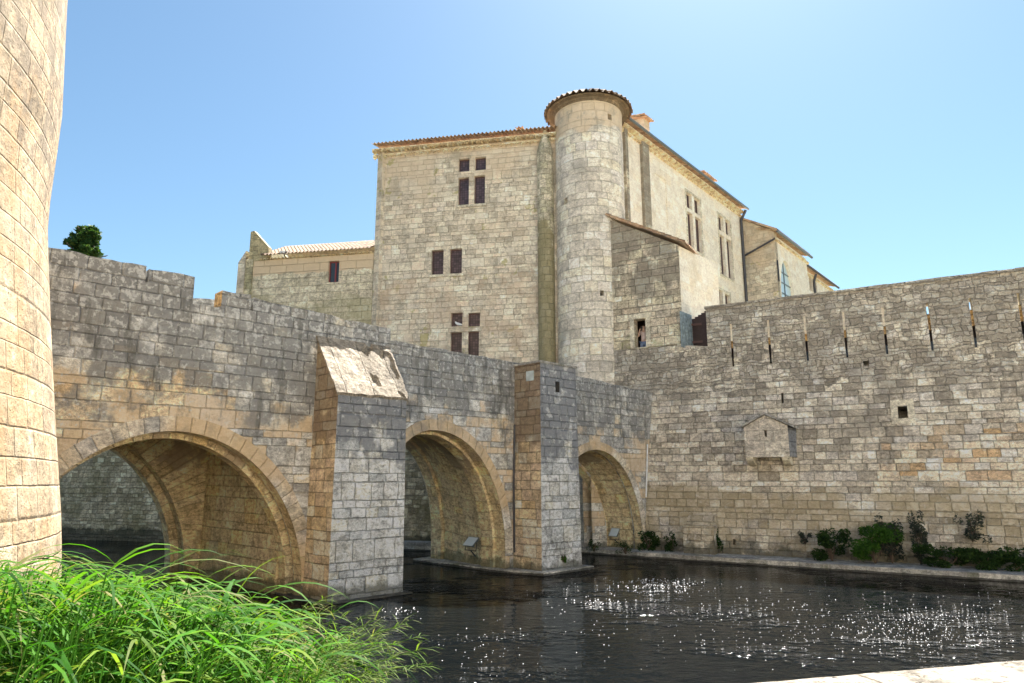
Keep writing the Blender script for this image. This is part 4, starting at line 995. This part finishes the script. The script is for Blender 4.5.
# ------------------------------------------------------------------ small things
def floodlight(P, face_dir, lab, w=.34, h=.22):
    f = Vector(face_dir).normalized(); side = Vector((0, 0, 1)).cross(f).normalized(); up = f.cross(side)
    P = Vector(P); o = tag(empty('floodlight', tuple(P)), lab, 'floodlight', 'floodlights at the foot of the bridge')
    mb = MB(); back = P - f * .14
    c8 = [P + side * (sx * w) + up * (sy * h) for sx, sy in ((-1,-1),(1,-1),(1,1),(-1,1))]; b8 = [back + side * (sx * w * .6) + up * (sy * h * .6) for sx, sy in ((-1,-1),(1,-1),(1,1),(-1,1))]
    for i in range(4): mb.face([c8[i], c8[(i+1)%4], b8[(i+1)%4], b8[i]])
    mb.face(b8); mb.build('housing', M['lampbody'], o)
    mb = MB(); i8 = [P + f * .005 + side * (sx * w * .92) + up * (sy * h * .9) for sx, sy in ((-1,-1),(1,-1),(1,1),(-1,1))]; mb.face(i8); mb.build('glass', M['lampglass'], o)
    mb = MB(); mb.tube([P - side * w * 1.03 - f*.05, P - side * w * 1.03 - Vector((0,0,h + .1)), P + side * w * 1.03 - Vector((0,0,h + .1)), P + side * w * 1.03 - f*.05], .015, 5)
    mb.tube([P - Vector((0,0,h + .1)), P - Vector((0,0,h + .1)) - f * .3], .02, 5); mb.build('bracket', M['darkpipe'], o)
def on_line(u, v, P, D):
    r = ray(u, v); Nn = Vector((D.y, -D.x, 0)); k = P.dot(Nn) / r.dot(Nn); X = r * k; X.z += EYE; return X
fp = on_line(476, 541, BR(7.15, 0, 0), -n)
floodlight(fp + d * -.25, (-.6, -.5, .75), 'tilted grey floodlight fixed inside the middle arch above the footing', .30, .20)
fp = on_line(617, 532, BR(14.98, 0, 0), -n)
floodlight(fp + d * -.2, (-.6, -.5, .5), 'rounded pale floodlight fixed low inside the far right arch', .24, .2)
mb = MB(); mb.tube([BR(15.55, 4.5, -.05), BR(15.42, 3.4, -.06), BR(15.30, 2.3, -.05)], .035, 6)
tag(mb.build('white_pipe', M['whitep'], None, True), 'thin white pipe running down the junction of bridge and rampart', 'pipe')

# pigeon on the transom of the low mullioned window
bp_ = FM((fw[6][0] + fw[6][1]) / 2 - .05, fw[6][2], .12)
def body_mesh(name, joints, edges, radii, mat, parent, sub=2, root=0):
    me = bpy.data.meshes.new(name); me.from_pydata([tuple(j) for j in joints], edges, [])
    o = bpy.data.objects.new(name, me); COL.objects.link(o)
    sk = o.modifiers.new('skin', 'SKIN'); sk.use_smooth_shade = True
    ly = me.skin_vertices if len(me.skin_vertices) else None
    if ly is None:
        bpy.context.view_layer.objects.active = o
    for i, r in enumerate(radii):
        sv = me.skin_vertices[0].data[i]; sv.radius = (r, r) if not isinstance(r, tuple) else r; sv.use_root = (i == root)
    ss = o.modifiers.new('sub', 'SUBSURF'); ss.levels = sub; ss.render_levels = sub
    me.materials.append(mat); dg = bpy.context.evaluated_depsgraph_get(); ev = o.evaluated_get(dg)
    m2 = bpy.data.meshes.new_from_object(ev); m2.name = name; o.modifiers.clear(); o.data = m2
    if not m2.materials: m2.materials.append(mat)
    if parent:
        o.parent = parent
        if parent.type == 'EMPTY': o.matrix_parent_inverse = Matrix.Translation(parent.location).inverted()
    return o
def skinned(name, J, Eg, Rr, mat, parent=None, sub=2):
    try: return body_mesh(name, J, Eg, Rr, mat, parent, sub)
    except Exception as ex:
        print('skin failed', name, ex)
        mb = MB()
        for a, b in Eg: mb.tube([J[a], lerp(Vector(J[a]), Vector(J[b]), .5), J[b]], [Rr[a], (Rr[a] + Rr[b]) / 2, Rr[b]], 10)
        return mb.build(name, mat, parent, True)
pg = tag(empty('pigeon', tuple(bp_)), 'white pigeon perched on the transom of the lowest mullioned window', 'pigeon')
X = lambda a, h: bp_ + Fd * a + Vector((0, 0, h))
skinned('body', [X(-.26, .09), X(-.10, .12), X(.04, .15), X(.13, .22), X(.15, .29)], [(0,1),(1,2),(2,3),(3,4)], [.018, .065, .085, .05, .04], M['bird'], pg)
mb = MB(); mb.tube([X(.18, .29), X(.23, .275)], [.012, .003], 6); mb.build('beak', M['beak'], pg)
mb = MB()
for k in (-.02, .02): mb.tube([X(.02, .08) + Fn * k, X(.03, .0) + Fn * k], .008, 5)
mb.build('leg', M['beak'], pg)

# person behind the annex window, photographing
pp = RMp(-.46, 8.28, .44); side = Rd; fwd = Rn
def Pz(a, f, h): return pp + side * a + fwd * f + Vector((0, 0, h))
person = tag(empty('person', tuple(pp)), 'person in pale top and blue jeans holding a camera up in the dark window', 'person')
skin = simple('skin', (.55, .36, .27), .55, var=.05); top_m = simple('pale_pink_top', (.62, .50, .48), .8); jean = simple('blue_denim', (.16, .22, .36), .85); hair = simple('dark_hair', (.06, .035, .02), .6)
J = [Pz(0,0,.90), Pz(0,0,1.08), Pz(0,.01,1.28), Pz(0,.0,1.40), Pz(0,.02,1.48), Pz(0,.03,1.56), Pz(0,.03,1.64),
     Pz(-.17,0,1.36), Pz(-.25,.12,1.14), Pz(-.07,.30,1.46), Pz(.17,0,1.36), Pz(.25,.12,1.14), Pz(.07,.30,1.46),
     Pz(-.10,0,.84), Pz(-.11,.03,.47), Pz(-.11,0,.08), Pz(-.11,.14,.03), Pz(.10,0,.84), Pz(.11,.03,.47), Pz(.12,0,.08), Pz(.12,.14,.03)]
Eg = [(0,1),(1,2),(2,3),(3,4),(4,5),(5,6),(3,7),(7,8),(8,9),(3,10),(10,11),(11,12),(0,13),(13,14),(14,15),(15,16),(0,17),(17,18),(18,19),(19,20)]
Rr = [.13,.115,.13,.075,.05,.085,.075,.06,.042,.03,.06,.042,.03,.095,.06,.045,.035,.095,.06,.045,.035]
skinned('body', J, Eg, Rr, skin, person)
skinned('shirt', [Pz(0,0,.92), Pz(0,0,1.08), Pz(0,.01,1.27), Pz(0,0,1.37), Pz(-.17,0,1.355), Pz(-.23,.09,1.2), Pz(.17,0,1.355), Pz(.23,.09,1.2)],
        [(0,1),(1,2),(2,3),(3,4),(4,5),(3,6),(6,7)], [.15,.135,.15,.09,.075,.06,.075,.06], top_m, person)
skinned('jeans', [Pz(0,0,.93), Pz(-.10,0,.83), Pz(-.11,.03,.47), Pz(-.11,0,.10), Pz(.10,0,.83), Pz(.11,.03,.47), Pz(.12,0,.10)],
        [(0,1),(1,2),(2,3),(0,4),(4,5),(5,6)], [.145,.11,.075,.06,.11,.075,.06], jean, person)
skinned('hair', [Pz(0,-.03,1.52), Pz(0,-.03,1.64), Pz(0,.02,1.70)], [(0,1),(1,2)], [.075,.095,.07], hair, person)
for sgn in (-1, 1):
    for k in range(5):
        b0 = Pz(sgn * .07, .30, 1.46 + .0); 
        if k < 4: pts = [b0, b0 + side * (-sgn * .02) + fwd * .035 + Vector((0,0,.03 - k * .018)), b0 + side * (-sgn * .045) + fwd * .045 + Vector((0,0,.03 - k * .018))]
        else: pts = [b0, b0 + side * (-sgn * .03) - fwd * .01 + Vector((0,0,-.02)), b0 + side * (-sgn * .05) - fwd * .01 + Vector((0,0,-.015))]
        mb = MB(); mb.tube(pts, [.012, .010, .008], 6); mb.build('finger', skin, person, True)
pc = Pz(0, .33, 1.49)
hc = tag(empty('handheld_camera', tuple(pc)), 'small black camera held to the face in the dark window', 'camera')
mb = MB(); mb.box(pc, side, fwd, (0,0,1), .06, .025, .04); mb.build('camera_body', M['black'], hc)
mb = MB(); mb.tube([pc + fwd * .02, pc + fwd * .07], .025, 10); mb.build('lens', M['black'], hc)

# ------------------------------------------------------------------ vegetation
def leafcloud(mb, c, rad, nleaf, size, seed, squash=(1,1,1), droop=0, hollow=.3):
    rd = random.Random(seed); c = Vector(c)
    cl = [(Vector([rd.uniform(-.72, .72) * rad * squash[k] for k in range(3)]), rad * rd.uniform(.22, .42)) for _ in range(14)]
    for i in range(nleaf):
        cc_, cr = rd.choice(cl)
        v = Vector((rd.gauss(0, 1), rd.gauss(0, 1), rd.gauss(0, 1))).normalized() * cr * rd.uniform(hollow, 1) ** .5
        p = c + cc_ + Vector((v.x * squash[0], v.y * squash[1], v.z * squash[2]))
        a = Vector((rd.gauss(0, 1), rd.gauss(0, 1), rd.gauss(0, .6) - droop)).normalized(); b = a.orthogonal().normalized()
        b = (b * math.cos(i) + a.cross(b) * math.sin(i)); s_ = size * rd.uniform(.6, 1.4)
        u = (i + seed * 97 + .5, .5)
        mb.face([p - a * s_, p + b * s_ * .38, p + a * s_, p - b * s_ * .38], [u] * 4)
def shrub(name, P, r, h, nl, size, mat, lab, seed, group='plants growing at the foot of the walls', cat='shrub', sq=1):
    P = Vector(P); h *= (.8 if name == 'shrub' else 1); o = tag(empty(name, tuple(P)), lab, cat, group)
    mb = MB(); rd = random.Random(seed)
    for k in range(5):
        t = Vector((rd.uniform(-.6, .6) * r, rd.uniform(-.4, .4) * r, h * rd.uniform(.6, .9)))
        mb.tube([P, P + t * .5 + Vector((rd.uniform(-.05,.05), 0, .05)), P + t], [.025, .018, .006], 5)
    mb.build('stem', M['bark'], o)
    mb = MB(); leafcloud(mb, P + Vector((0, 0, h * .52)), r * 1.05, int(nl * 2.6), size * .72, seed, (1, .6, h / (2 * r) * 1.1)); mb.build('foliage', mat, o)
def wallpt(u, z, dw=.25):
    # point just in front of the rampart face at picture column u and height z
    best = None
    for i in range(400):
        s = -1 + i * .05; p = RM(s, z, -dw)
        fw_ = p.y * math.cos(TH) + (z - EYE) * math.sin(TH); uu = 512 + F_PX * p.x / fw_
        if best is None or abs(uu - u) < best[0]: best = (abs(uu - u), p)
    return best[1]
for i, (u, r, h, nl, mt, lab) in enumerate((
    (648, .45, 1.0, 420, 'shrub', 'dark shrub at the foot of the junction of bridge and rampart'),
    (672, .28, .9, 260, 'shrub', 'small dark shrub left of the rampart foot buttress'),
    (714, .34, 1.3, 320, 'shrub', 'narrow dark shrub right of the rampart foot buttress'),
    (806, .25, .55, 160, 'shrub_grey', 'tiny tuft on the rampart left of the dark bush'),
    (833, .75, 1.3, 900, 'shrub', 'dark rounded bush left of the bright green bush on the ledge'),
    (876, 1.0, 1.5, 1600, 'shrub_bright', 'bright green bush, the largest at the foot of the rampart'),
    (893, .45, 1.9, 500, 'shrub_grey', 'tall thin greyish shrub rising behind the bright green bush'),
    (921, .34, 2.0, 500, 'shrub_grey', 'tall slender dark shrub right of the bright green bush'),
    (950, .95, .9, 1000, 'shrub', 'low dark bush at the waterline beyond the slender shrub'),
    (985, .8, .75, 800, 'shrub', 'low dark bush between its neighbours at the right waterline'),
    (1016, .8, .8, 800, 'shrub', 'low dark bush at the right edge of the photo'),
    (975, .5, 1.2, 240, 'shrub_grey', 'sparse grey climbing shrub with red leaves on the rampart'))):
    b = wallpt(u, .2, (.6 if r > .5 else .25)); b.z = .2 if i != 11 else 1.0
    if i == 3: b.z = .7
    shrub('shrub', b, r, h, nl, .075 if r > .3 else .06, M[mt], lab, 100 + i)
for i, (P, r, h, lab) in enumerate(((on_line(563, 562, BR(0, 0, -1.32), d), .13, .30, 'small green tuft growing on the second pier front'),
        (BR(13.6, .1, -.3) , .4, .5, 'dark low plant at the foot of the far right arch'), (BR(12.2, .1, -.2), .32, .45, 'dark low plant beside the second pier in the right arch'),
        (on_line(194, 545, BR(-.55, 0, 0), -n), .2, .5, 'green fern growing on the inner wall of the near left arch'))):
    if i in (1, 2):
        P = Vector((3.35, 29.3, .13)) if i == 2 else Vector((4.5, 28.45, .13))
    shrub('wall_plant', P, r, h, 160, .05, M['shrub_bright'] if i in (0, 3) else M['shrub'], lab, 200 + i, 'small plants on the bridge masonry', 'plant')

# umbrella of pine beyond the bridge
tb = Vector((-29.4, 46, 1.0)); rr_ = ray(86, 240); kk = 46 / rr_.y; tx = rr_.x * kk
tree = tag(empty('pine_tree', (tx, 46, 1.0)), 'dark green pine crown showing above the bridge parapet near the tower', 'tree')
ztop = EYE + ray(86, 222).z * 46 / ray(86, 222).y
mb = MB(); bt = Vector((tx, 46, 1)); mb.tube([bt, bt + Vector((.2, 0, 6)), bt + Vector((-.1, .1, 12)), Vector((tx, 46, ztop - 1))], [.38, .3, .2, .05], 10)
rd = random.Random(5)
for k in range(14):
    z_ = rd.uniform(ztop - 5.5, ztop - .8); a_ = rd.uniform(0, 6.28); L_ = rd.uniform(.7, 1.0) * min(2.2, (ztop - z_) * .6 + .4)
    mb.tube([(tx, 46, z_), (tx + math.cos(a_) * L_ * .5, 46 + math.sin(a_) * L_ * .5, z_ + .1), (tx + math.cos(a_) * L_, 46 + math.sin(a_) * L_, z_ + .4)], [.07, .05, .02], 6)
mb.build('trunk', M['bark'], tree, True)
mb = MB()
for k, (ox, oz, rr2) in enumerate(((0, -.9, .75), (-.75, -1.5, .6), (.7, -1.3, .65), (.05, -2.0, .9), (1.25, -2.3, .55), (-.9, -2.5, .8), (.6, -2.8, .9), (-.3, -3.4, 1.1), (1.2, -3.7, .9), (-1.3, -3.9, .9), (0, -4.8, 1.3), (-.4, -.75, .4), (.75, -.8, .4))):
    leafcloud(mb, (tx + ox * .75, 46 + rd.uniform(-.8, .8), ztop + oz), rr2, int(1500 * rr2), .17, 300 + k, (1, 1, .8))
mb.build('crown', M['pine'], tree)

# reed bed (uncountable): arching leaves on stems, blown to the right
def zbank(x, y):
    # near bank on the left, sloping into the water
    t = (y - 3.2) * .42 + max(0, (x + 1.6)) * .75
    return 1.35 - .75 * max(0, t)
mb = MB(); rd = random.Random(11); cnt = 0
def blade(mb, base, dirv, L, w, bend, uid, nseg=6, rd=rd):
    base = Vector(base); dirv = Vector(dirv).normalized(); hz = Vector((dirv.x, dirv.y, 0)); hz = hz.normalized() if hz.length > .01 else Vector((1, 0, 0))
    sd = Vector((-hz.y, hz.x, 0)); p = base.copy(); cur = dirv.copy(); L0 = []; R0 = []
    tw = rd.uniform(-.7, .7)
    for i in range(nseg + 1):
        t = i / nseg; ww_ = w * (1 - t ** 1.8) * (.55 + .9 * min(1, t * 3)) * .5
        s2 = (sd * math.cos(tw * t) + cur.cross(sd) * math.sin(tw * t))
        L0.append(p - s2 * ww_ + cur.cross(sd) * 0); R0.append(p + s2 * ww_)
        cur = (cur + Vector((hz.x * bend * .35, hz.y * bend * .35, -bend)) * (1 / nseg) * (.5 + 1.6 * t)).normalized(); p = p + cur * (L / nseg)
    u = (uid + .5, .5); mb.grid([L0, R0], [[u] * (nseg + 1)] * 2)
def top_line(u): return interp([(0, 546), (60, 542), (110, 560), (200, 585), (260, 590), (320, 600), (380, 640), (420, 690)], u)
for i in range(1500):
    Y = rd.uniform(2.6, 7.2); u = rd.uniform(-140, 300); X = (u - 512) / F_PX * Y * 1.02
    if u > 230 and (Y > 4.9 or Y < 3.9): continue
    zt2 = EYE + (480 - (top_line(u) + rd.gauss(10, 12))) / (F_PX * 1.0) * Y * .97
    zb = max(-.05, zbank(X, Y))
    Hs = zt2 - zb
    if Hs < .25: Hs = .25 + rd.random() * .2
    if Hs > 2.4: continue
    lean = Vector((.28 + rd.gauss(0, .12), rd.gauss(-.02, .14), 1)).normalized()
    tipp = Vector((X, Y, zb)) + lean * Hs * .92
    mb.tube([(X, Y, zb), Vector((X, Y, zb)) + lean * Hs * .5, tipp], [.007, .006, .003], 4, cap=False)
    for k in range(rd.randint(6, 9)):
        t = rd.uniform(.35, 1.0); pb = Vector((X, Y, zb)).lerp(tipp, t); az = rd.gauss(.1, .75) if rd.random() < .8 else rd.uniform(0, 6.28)
        dv = Vector((math.cos(az), math.sin(az) * .8, rd.uniform(.35, 1.2)))
        blade(mb, pb, dv, rd.uniform(.28, .6) * (1 if u < 180 else .62), rd.uniform(.012, .034) * min(1, Y / 5.2), rd.uniform(.9, 2.1), cnt); cnt += 1
for (u, v, Y, L) in ((60, 560, 5.2, .9), (25, 560, 4.8, .8), (110, 575, 5.2, .8), (180, 590, 5.0, .9), (245, 590, 4.9, .8), (40, 575, 5, 1.0), (150, 600, 4.6, .95), (330, 640, 4.2, .8), (280, 610, 4.6, .75)):
    for k in range(4):
        X = (u + rd.uniform(-14, 14) - 512) / F_PX * Y; z = EYE - (v - 480) / F_PX * Y - .1
        blade(mb, (X, Y, z), (rd.uniform(.35, 1.0), rd.gauss(0, .2), rd.uniform(.6, 1.2)), L * rd.uniform(.7, 1.1), rd.uniform(.012, .024), rd.uniform(1.2, 2.4), cnt, 9); cnt += 1
tag(mb.build('reed_bed', M['reed'], None), 'dense bright green reeds leaning right over the near bank', 'reeds', kind='stuff')
# feathery plant
fx = Vector((-1.50, 3.7, 1.05)); fe = tag(empty('feathery_plant', tuple(fx)), 'pale green feathery plant with plumes at the right end of the reeds', 'plant')
mb = MB(); mbs = MB(); uid = 0
for k in range(90):
    L = rd.uniform(.5, .98); az = rd.gauss(.0, .35); el = rd.uniform(.25, 1.15); p = fx + Vector((rd.uniform(-.25, .25), rd.uniform(-.25, .25), 0)); pts = [p.copy()]; p = p + Vector((rd.uniform(0, .1), 0, rd.uniform(.62, .78))); pts.append(p.copy()); cur = Vector((math.cos(az) * math.cos(el), math.sin(az) * math.cos(el), math.sin(el)))
    for q in range(8):
        cur = (cur + Vector((.06, 0, -.05))).normalized(); p = p + cur * L / 8; pts.append(p.copy())
        if q > 1:
            for w_ in range(10):
                bp = pts[-2].lerp(p, rd.random()); dv = (cur + Vector((rd.gauss(0, .6), rd.gauss(0, .6), rd.gauss(0, .4)))).normalized()
                blade(mb, bp, dv, rd.uniform(.05, .13), .0045, .5, uid + (w_ * 3), 2); uid += 1
    mbs.tube(pts, [.004 * (1 - i / 10) + .001 for i in range(len(pts))], 4, cap=False)
mb.build('plume', M['feather'], fe); mbs.build('stem', M['feather'], fe)
for (u, v, Y, nb, lab) in ((412, 680, 3.4, 11, 'leafy green sprig rising at the bottom edge beside the plumes'), (552, 690, 3.2, 3, 'single small green blade at the bottom edge of the water'), (735, 695, 3.1, 3, 'small green shoot just left of the stone parapet')):
    X = (u - 512) / F_PX * Y; z = EYE - (v + 25 - 480) / F_PX * Y
    mb = MB()
    mb.tube([(X, Y, z - .9), (X, Y, z)], .006, 5)
    for k in range(nb): blade(mb, (X + rd.uniform(-.03, .03), Y, z - .04 + .01 * k), (rd.choice([-1, 1, 1]) * rd.uniform(.3, 1.3), rd.gauss(0, .2), rd.uniform(.5, 1)), rd.uniform(.12, .26), .022, rd.uniform(.4, 1.4), uid + k, 5)
    tag(mb.build('green_sprig', M['feather'], None), lab, 'plant')

# ------------------------------------------------------------------ ground, water, bank, quay parapet
def ground_mat():
    m, N, out = new_mat('earth'); b = N.add('ShaderNodeBsdfPrincipled'); pos = N.add('ShaderNodeNewGeometry').outputs['Position']
    nn = N.noise(pos, 1.4, 6, .7)[0]; c = N.ramp(nn, [(.3, (.07, .08, .03)), (.5, (.13, .11, .06)), (.7, (.22, .18, .12))])
    N.put(b.inputs['Base Color'], c); b.inputs['Roughness'].default_value = .95
    bp = N.add('ShaderNodeBump'); bp.inputs['Distance'].default_value = .08; N.put(bp.inputs['Height'], nn); N.l.new(bp.outputs[0], b.inputs['Normal'])
    N.l.new(b.outputs[0], out.inputs[0]); return m
M['earth'] = ground_mat()
mb = MB(); G = 1500; mb.face([(-G, -G, -1.0), (G, -G, -1.0), (G, G, -1.0), (-G, G, -1.0)]); tag(mb.build('ground', M['earth'], None), kind='structure')
# raised ground behind the walls
mb = MB(); rg = [RMp(26, 0, 1.5), RMp(2.6, 0, 1.5), RMp(-1, 0, 3.0), FM(2, 0, 1.5), FM(8, 0, .6), Vector((-45, 44.4, 0)), Vector((-800, 240, 0)), Vector((-800, 1200, 0)), Vector((1200, 1200, 0)), Vector((1200, -640, 0))]
prism(mb, [(p.x, p.y) for p in rg], -1.0, 4.0); tag(mb.build('castle_terrace', M['earth'], None), kind='structure')
# near bank on which the viewer stands
mb = MB(); rows = []
def bz(x, y):
    if y < 2.2: return 1.35
    if x > -1.2: return lerp(1.35, -.95, min(1, max(0, (y - 2.6) / .6)))
    return max(-1.0, zbank(x, y)) if y < 12 else -1.0
for iy in range(60):
    y = -20 + iy * .3 + (0 if iy < 60 else 0); y = -18 + iy * .5
    rows.append([Vector((-40 + ix * .8, y, bz(-40 + ix * .8, y) if not (-40 + ix * .8 < -7 and y > 2.2) else max(-1, 1.35 - max(0, y - 9) * .6))) for ix in range(101)])
mb.grid(rows, [[(p.x, p.y) for p in r] for r in rows]); tag(mb.build('near_bank', M['earth'], None, True), kind='structure')
gravel = stone('bounce_gravel', [(.68,.61,.48), (.64,.57,.45)], (.6,.54,.43), .05, .05, .1, .8, 51, depth=.01)
mb = MB(); mb.face([(-7, 2.1, 1.365), (-40, 2.1, 1.365), (-40, -16, 1.365), (70, -16, 1.365), (70, 2.1, 1.365)], [(-7,2),(-40,2),(-40,-16),(70,-16),(70,2)])
tag(mb.build('bounce_paving', gravel, None), kind='structure')  # pale surface added behind the viewer, bounces sunlight up to the walls
tw = tag(empty('bounce_wall', (10, -13, 1.3)), 'unseen pale crenellated wall added behind the viewer to bounce warm light', 'wall')  # added out of view to throw warm sunlight onto the shaded stone
TW = lambda s, z, w=0: Vector((-22 + s, -13 - s * .02 + -w, z))
mb = MB(); plate(mb, TW, 0, 92, 1.2, 12, thick=2, ds=4); mb.build('curtain_wall', M['pale'], tw)
for i in range(30):
    mb = MB(); mb.box(TW(1.5 + i * 3.05, 12.8, .5), (1, -.02, 0), (.02, 1, 0), (0, 0, 1), .95, .45, .795); mb.build('merlon', M['pale'], tw)
# stone parapet bottom right
qa = on_line(768, 684, Vector((0, 3.0, 0)), Vector((1, .0, 0)))
def onz(u, v, z): r = ray(u, v); k = (z - EYE) / r.z; X = r * k; X.z += EYE; return X
e1 = onz(768, 684, 2.15); e2 = onz(1024, 662, 2.15); D_ = (e2 - e1); D_.z = 0; D_.normalize(); Nq = Vector((D_.y, -D_.x, 0))
mb = MB(); s0q, s1q = -1.2, 6.0; rows = []; uvs = []
e1 = e1 - D_ * 1.6 - Nq * .075
prof = [(.0, .9), (.0, 2.10), (-.012, 2.138), (-.05, 2.15), (-.30, 2.152), (-.55, 2.15), (-.6, 2.12), (-.6, .9)]
S_l = [i * .1 for i in range(80)]
for o_, z in prof: rows.append([e1 + D_ * s - Nq * o_ + Vector((0, 0, z - 2.15 + mnoise.noise(Vector((s * 4, o_ * 8, 1))) * (.006 if z > 2 else 0))) for s in S_l]); uvs.append([(s, o_ * 1 + z) for s in S_l])
rows = [[Vector((p.x, p.y, p.z)) for p in r] for r in rows]
mb.grid(rows, uvs); mb.face([r[0] for r in rows], [(0, 0)] * len(rows))
tag(mb.build('quay_parapet', M['parapet'], None), 'flat pale stone parapet top at the bottom right corner', 'parapet')
# water
def water_mat():
    m, N, out = new_mat('moat_water'); b = N.add('ShaderNodeBsdfPrincipled'); pos = N.add('ShaderNodeNewGeometry').outputs['Position']
    N.put(b.inputs['Base Color'], (.003, .004, .0045)); b.inputs['Roughness'].default_value = .045; b.inputs['IOR'].default_value = 1.2
    b.inputs['Specular IOR Level'].default_value = .12
    big = N.noise(N.vm('MULTIPLY', pos, (1, 1.5, 1)), .22, 4, .65)[0]; patch = N.ss(big, .50, .68)
    r1 = N.noise(N.vm('MULTIPLY', pos, (1, 1.6, 1)), 2.2, 3, .55)[0]; r2 = N.noise(pos, 7, 1, .5)[0]
    h = N.m('ADD', N.m('MULTIPLY', r1, .02), N.m('MULTIPLY', N.m('MULTIPLY', r2, .19), N.m('ADD', .012, patch)))
    bp = N.add('ShaderNodeBump'); bp.inputs['Distance'].default_value = 1; bp.inputs['Strength'].default_value = 1; N.put(bp.inputs['Height'], h)
    N.l.new(bp.outputs[0], b.inputs['Normal']); N.l.new(b.outputs[0], out.inputs[0]); return m
mb = MB(); mb.face([(-90, -30, 0), (90, -30, 0), (90, 60, 0), (-90, 60, 0)]); tag(mb.build('water', water_mat(), None), kind='structure')

mb = MB(); rd = random.Random(77)  # white specks modelled in place of sun glints on the ripples
def glint_fleck(u, v, k=1.0):
    p = onz(u, v, .004)
    if p.y > 22.5 or p.y < 3.5: return
    r = rd.uniform(.005, .015) * k * (.35 + p.y / 26); a0 = rd.uniform(0, 6.28)
    ring_ = [p + Vector((math.cos(a0 + i * 1.0472) * r * rd.uniform(.6, 1.2), math.sin(a0 + i * 1.0472) * r * rd.uniform(.6, 1.3), 0)) for i in range(6)]
    tp = p + Vector((0, 0, r * .9))
    for i in range(6): mb.face([ring_[i], ring_[(i + 1) % 6], tp], [(0, 0)] * 3)
for i in range(420): glint_fleck(rd.gauss(925, 50), rd.gauss(626, 11))
for i in range(260): glint_fleck(rd.gauss(850, 95), rd.gauss(625, 17))
for i in range(180): glint_fleck(rd.gauss(700, 90), rd.gauss(622, 18))
for i in range(200): glint_fleck(rd.gauss(655, 22), rd.gauss(583, 4.5), 1.3)
for i in range(110): glint_fleck(rd.gauss(645, 48), rd.gauss(585, 7), 1.0)
for i in range(60): glint_fleck(rd.gauss(600, 18), rd.gauss(602, 2.5), 1.2)
for i in range(50): glint_fleck(rd.gauss(485, 16), rd.gauss(650, 16))
for i in range(26): glint_fleck(rd.gauss(402, 8), rd.gauss(611, 2), 1.2)
for i in range(70): glint_fleck(rd.uniform(420, 980), rd.uniform(585, 672))
tag(mb.build('water_glints', simple('glint_white', (.9, .9, .9), .6, var=.02), None), 'tiny white flecks painted in as sun glints over the dark moat water', 'flecks', kind='stuff')

# ------------------------------------------------------------------ light, sky, camera
SUN_AZ, SUN_EL = 22, 57
w = bpy.data.worlds.new('World'); SC.world = w; w.use_nodes = True; wn = NT(w.node_tree); w.node_tree.nodes.clear()
sky = wn.add('ShaderNodeTexSky'); sky.sky_type = 'NISHITA'; sky.sun_disc = False; sky.sun_elevation = R_(SUN_EL); sky.sun_rotation = R_(SUN_AZ)
sky.air_density = 1.0; sky.dust_density = .6; sky.ozone_density = 1.5; sky.altitude = 0
bg = wn.add('ShaderNodeBackground'); bg.inputs[1].default_value = .037
hs_ = wn.add('ShaderNodeHueSaturation'); hs_.inputs['Saturation'].default_value = 1.0; hs_.inputs['Value'].default_value = 1
wn.l.new(sky.outputs[0], hs_.inputs['Color']); wn.put(bg.inputs[0], wn.mix(1, hs_.outputs[0], (.86, 1.02, 1.0, 1), 'MULTIPLY'))
wo = wn.add('ShaderNodeOutputWorld'); wn.l.new(bg.outputs[0], wo.inputs[0])
sl = bpy.data.lights.new('sun', 'SUN'); sl.energy = 5; sl.angle = R_(.53); sl.color = (1, .95, .88)
so = bpy.data.objects.new('sun', sl); COL.objects.link(so)
sv = Vector((math.sin(R_(SUN_AZ)) * math.cos(R_(SUN_EL)), math.cos(R_(SUN_AZ)) * math.cos(R_(SUN_EL)), math.sin(R_(SUN_EL))))
so.rotation_euler = sv.to_track_quat('Z', 'Y').to_euler(); so.location = sv * 60
cd = bpy.data.cameras.new('camera'); co = bpy.data.objects.new('camera', cd); COL.objects.link(co); SC.camera = co
cd.sensor_width = 36; cd.sensor_fit = 'HORIZONTAL'; cd.lens = 36 * F_PX / 1024; cd.clip_end = 4000; cd.clip_start = .05
co.location = (0, 0, EYE); co.rotation_euler = (R_(90) + TH, 0, 0)
vs = SC.view_settings; vs.view_transform = 'Standard'; vs.look = 'None'; vs.exposure = 2.3; vs.gamma = 1; vs.use_curve_mapping = False
SC.render.resolution_x = 1024; SC.render.resolution_y = 683
SC.cycles.max_bounces = 6; SC.cycles.diffuse_bounces = 4
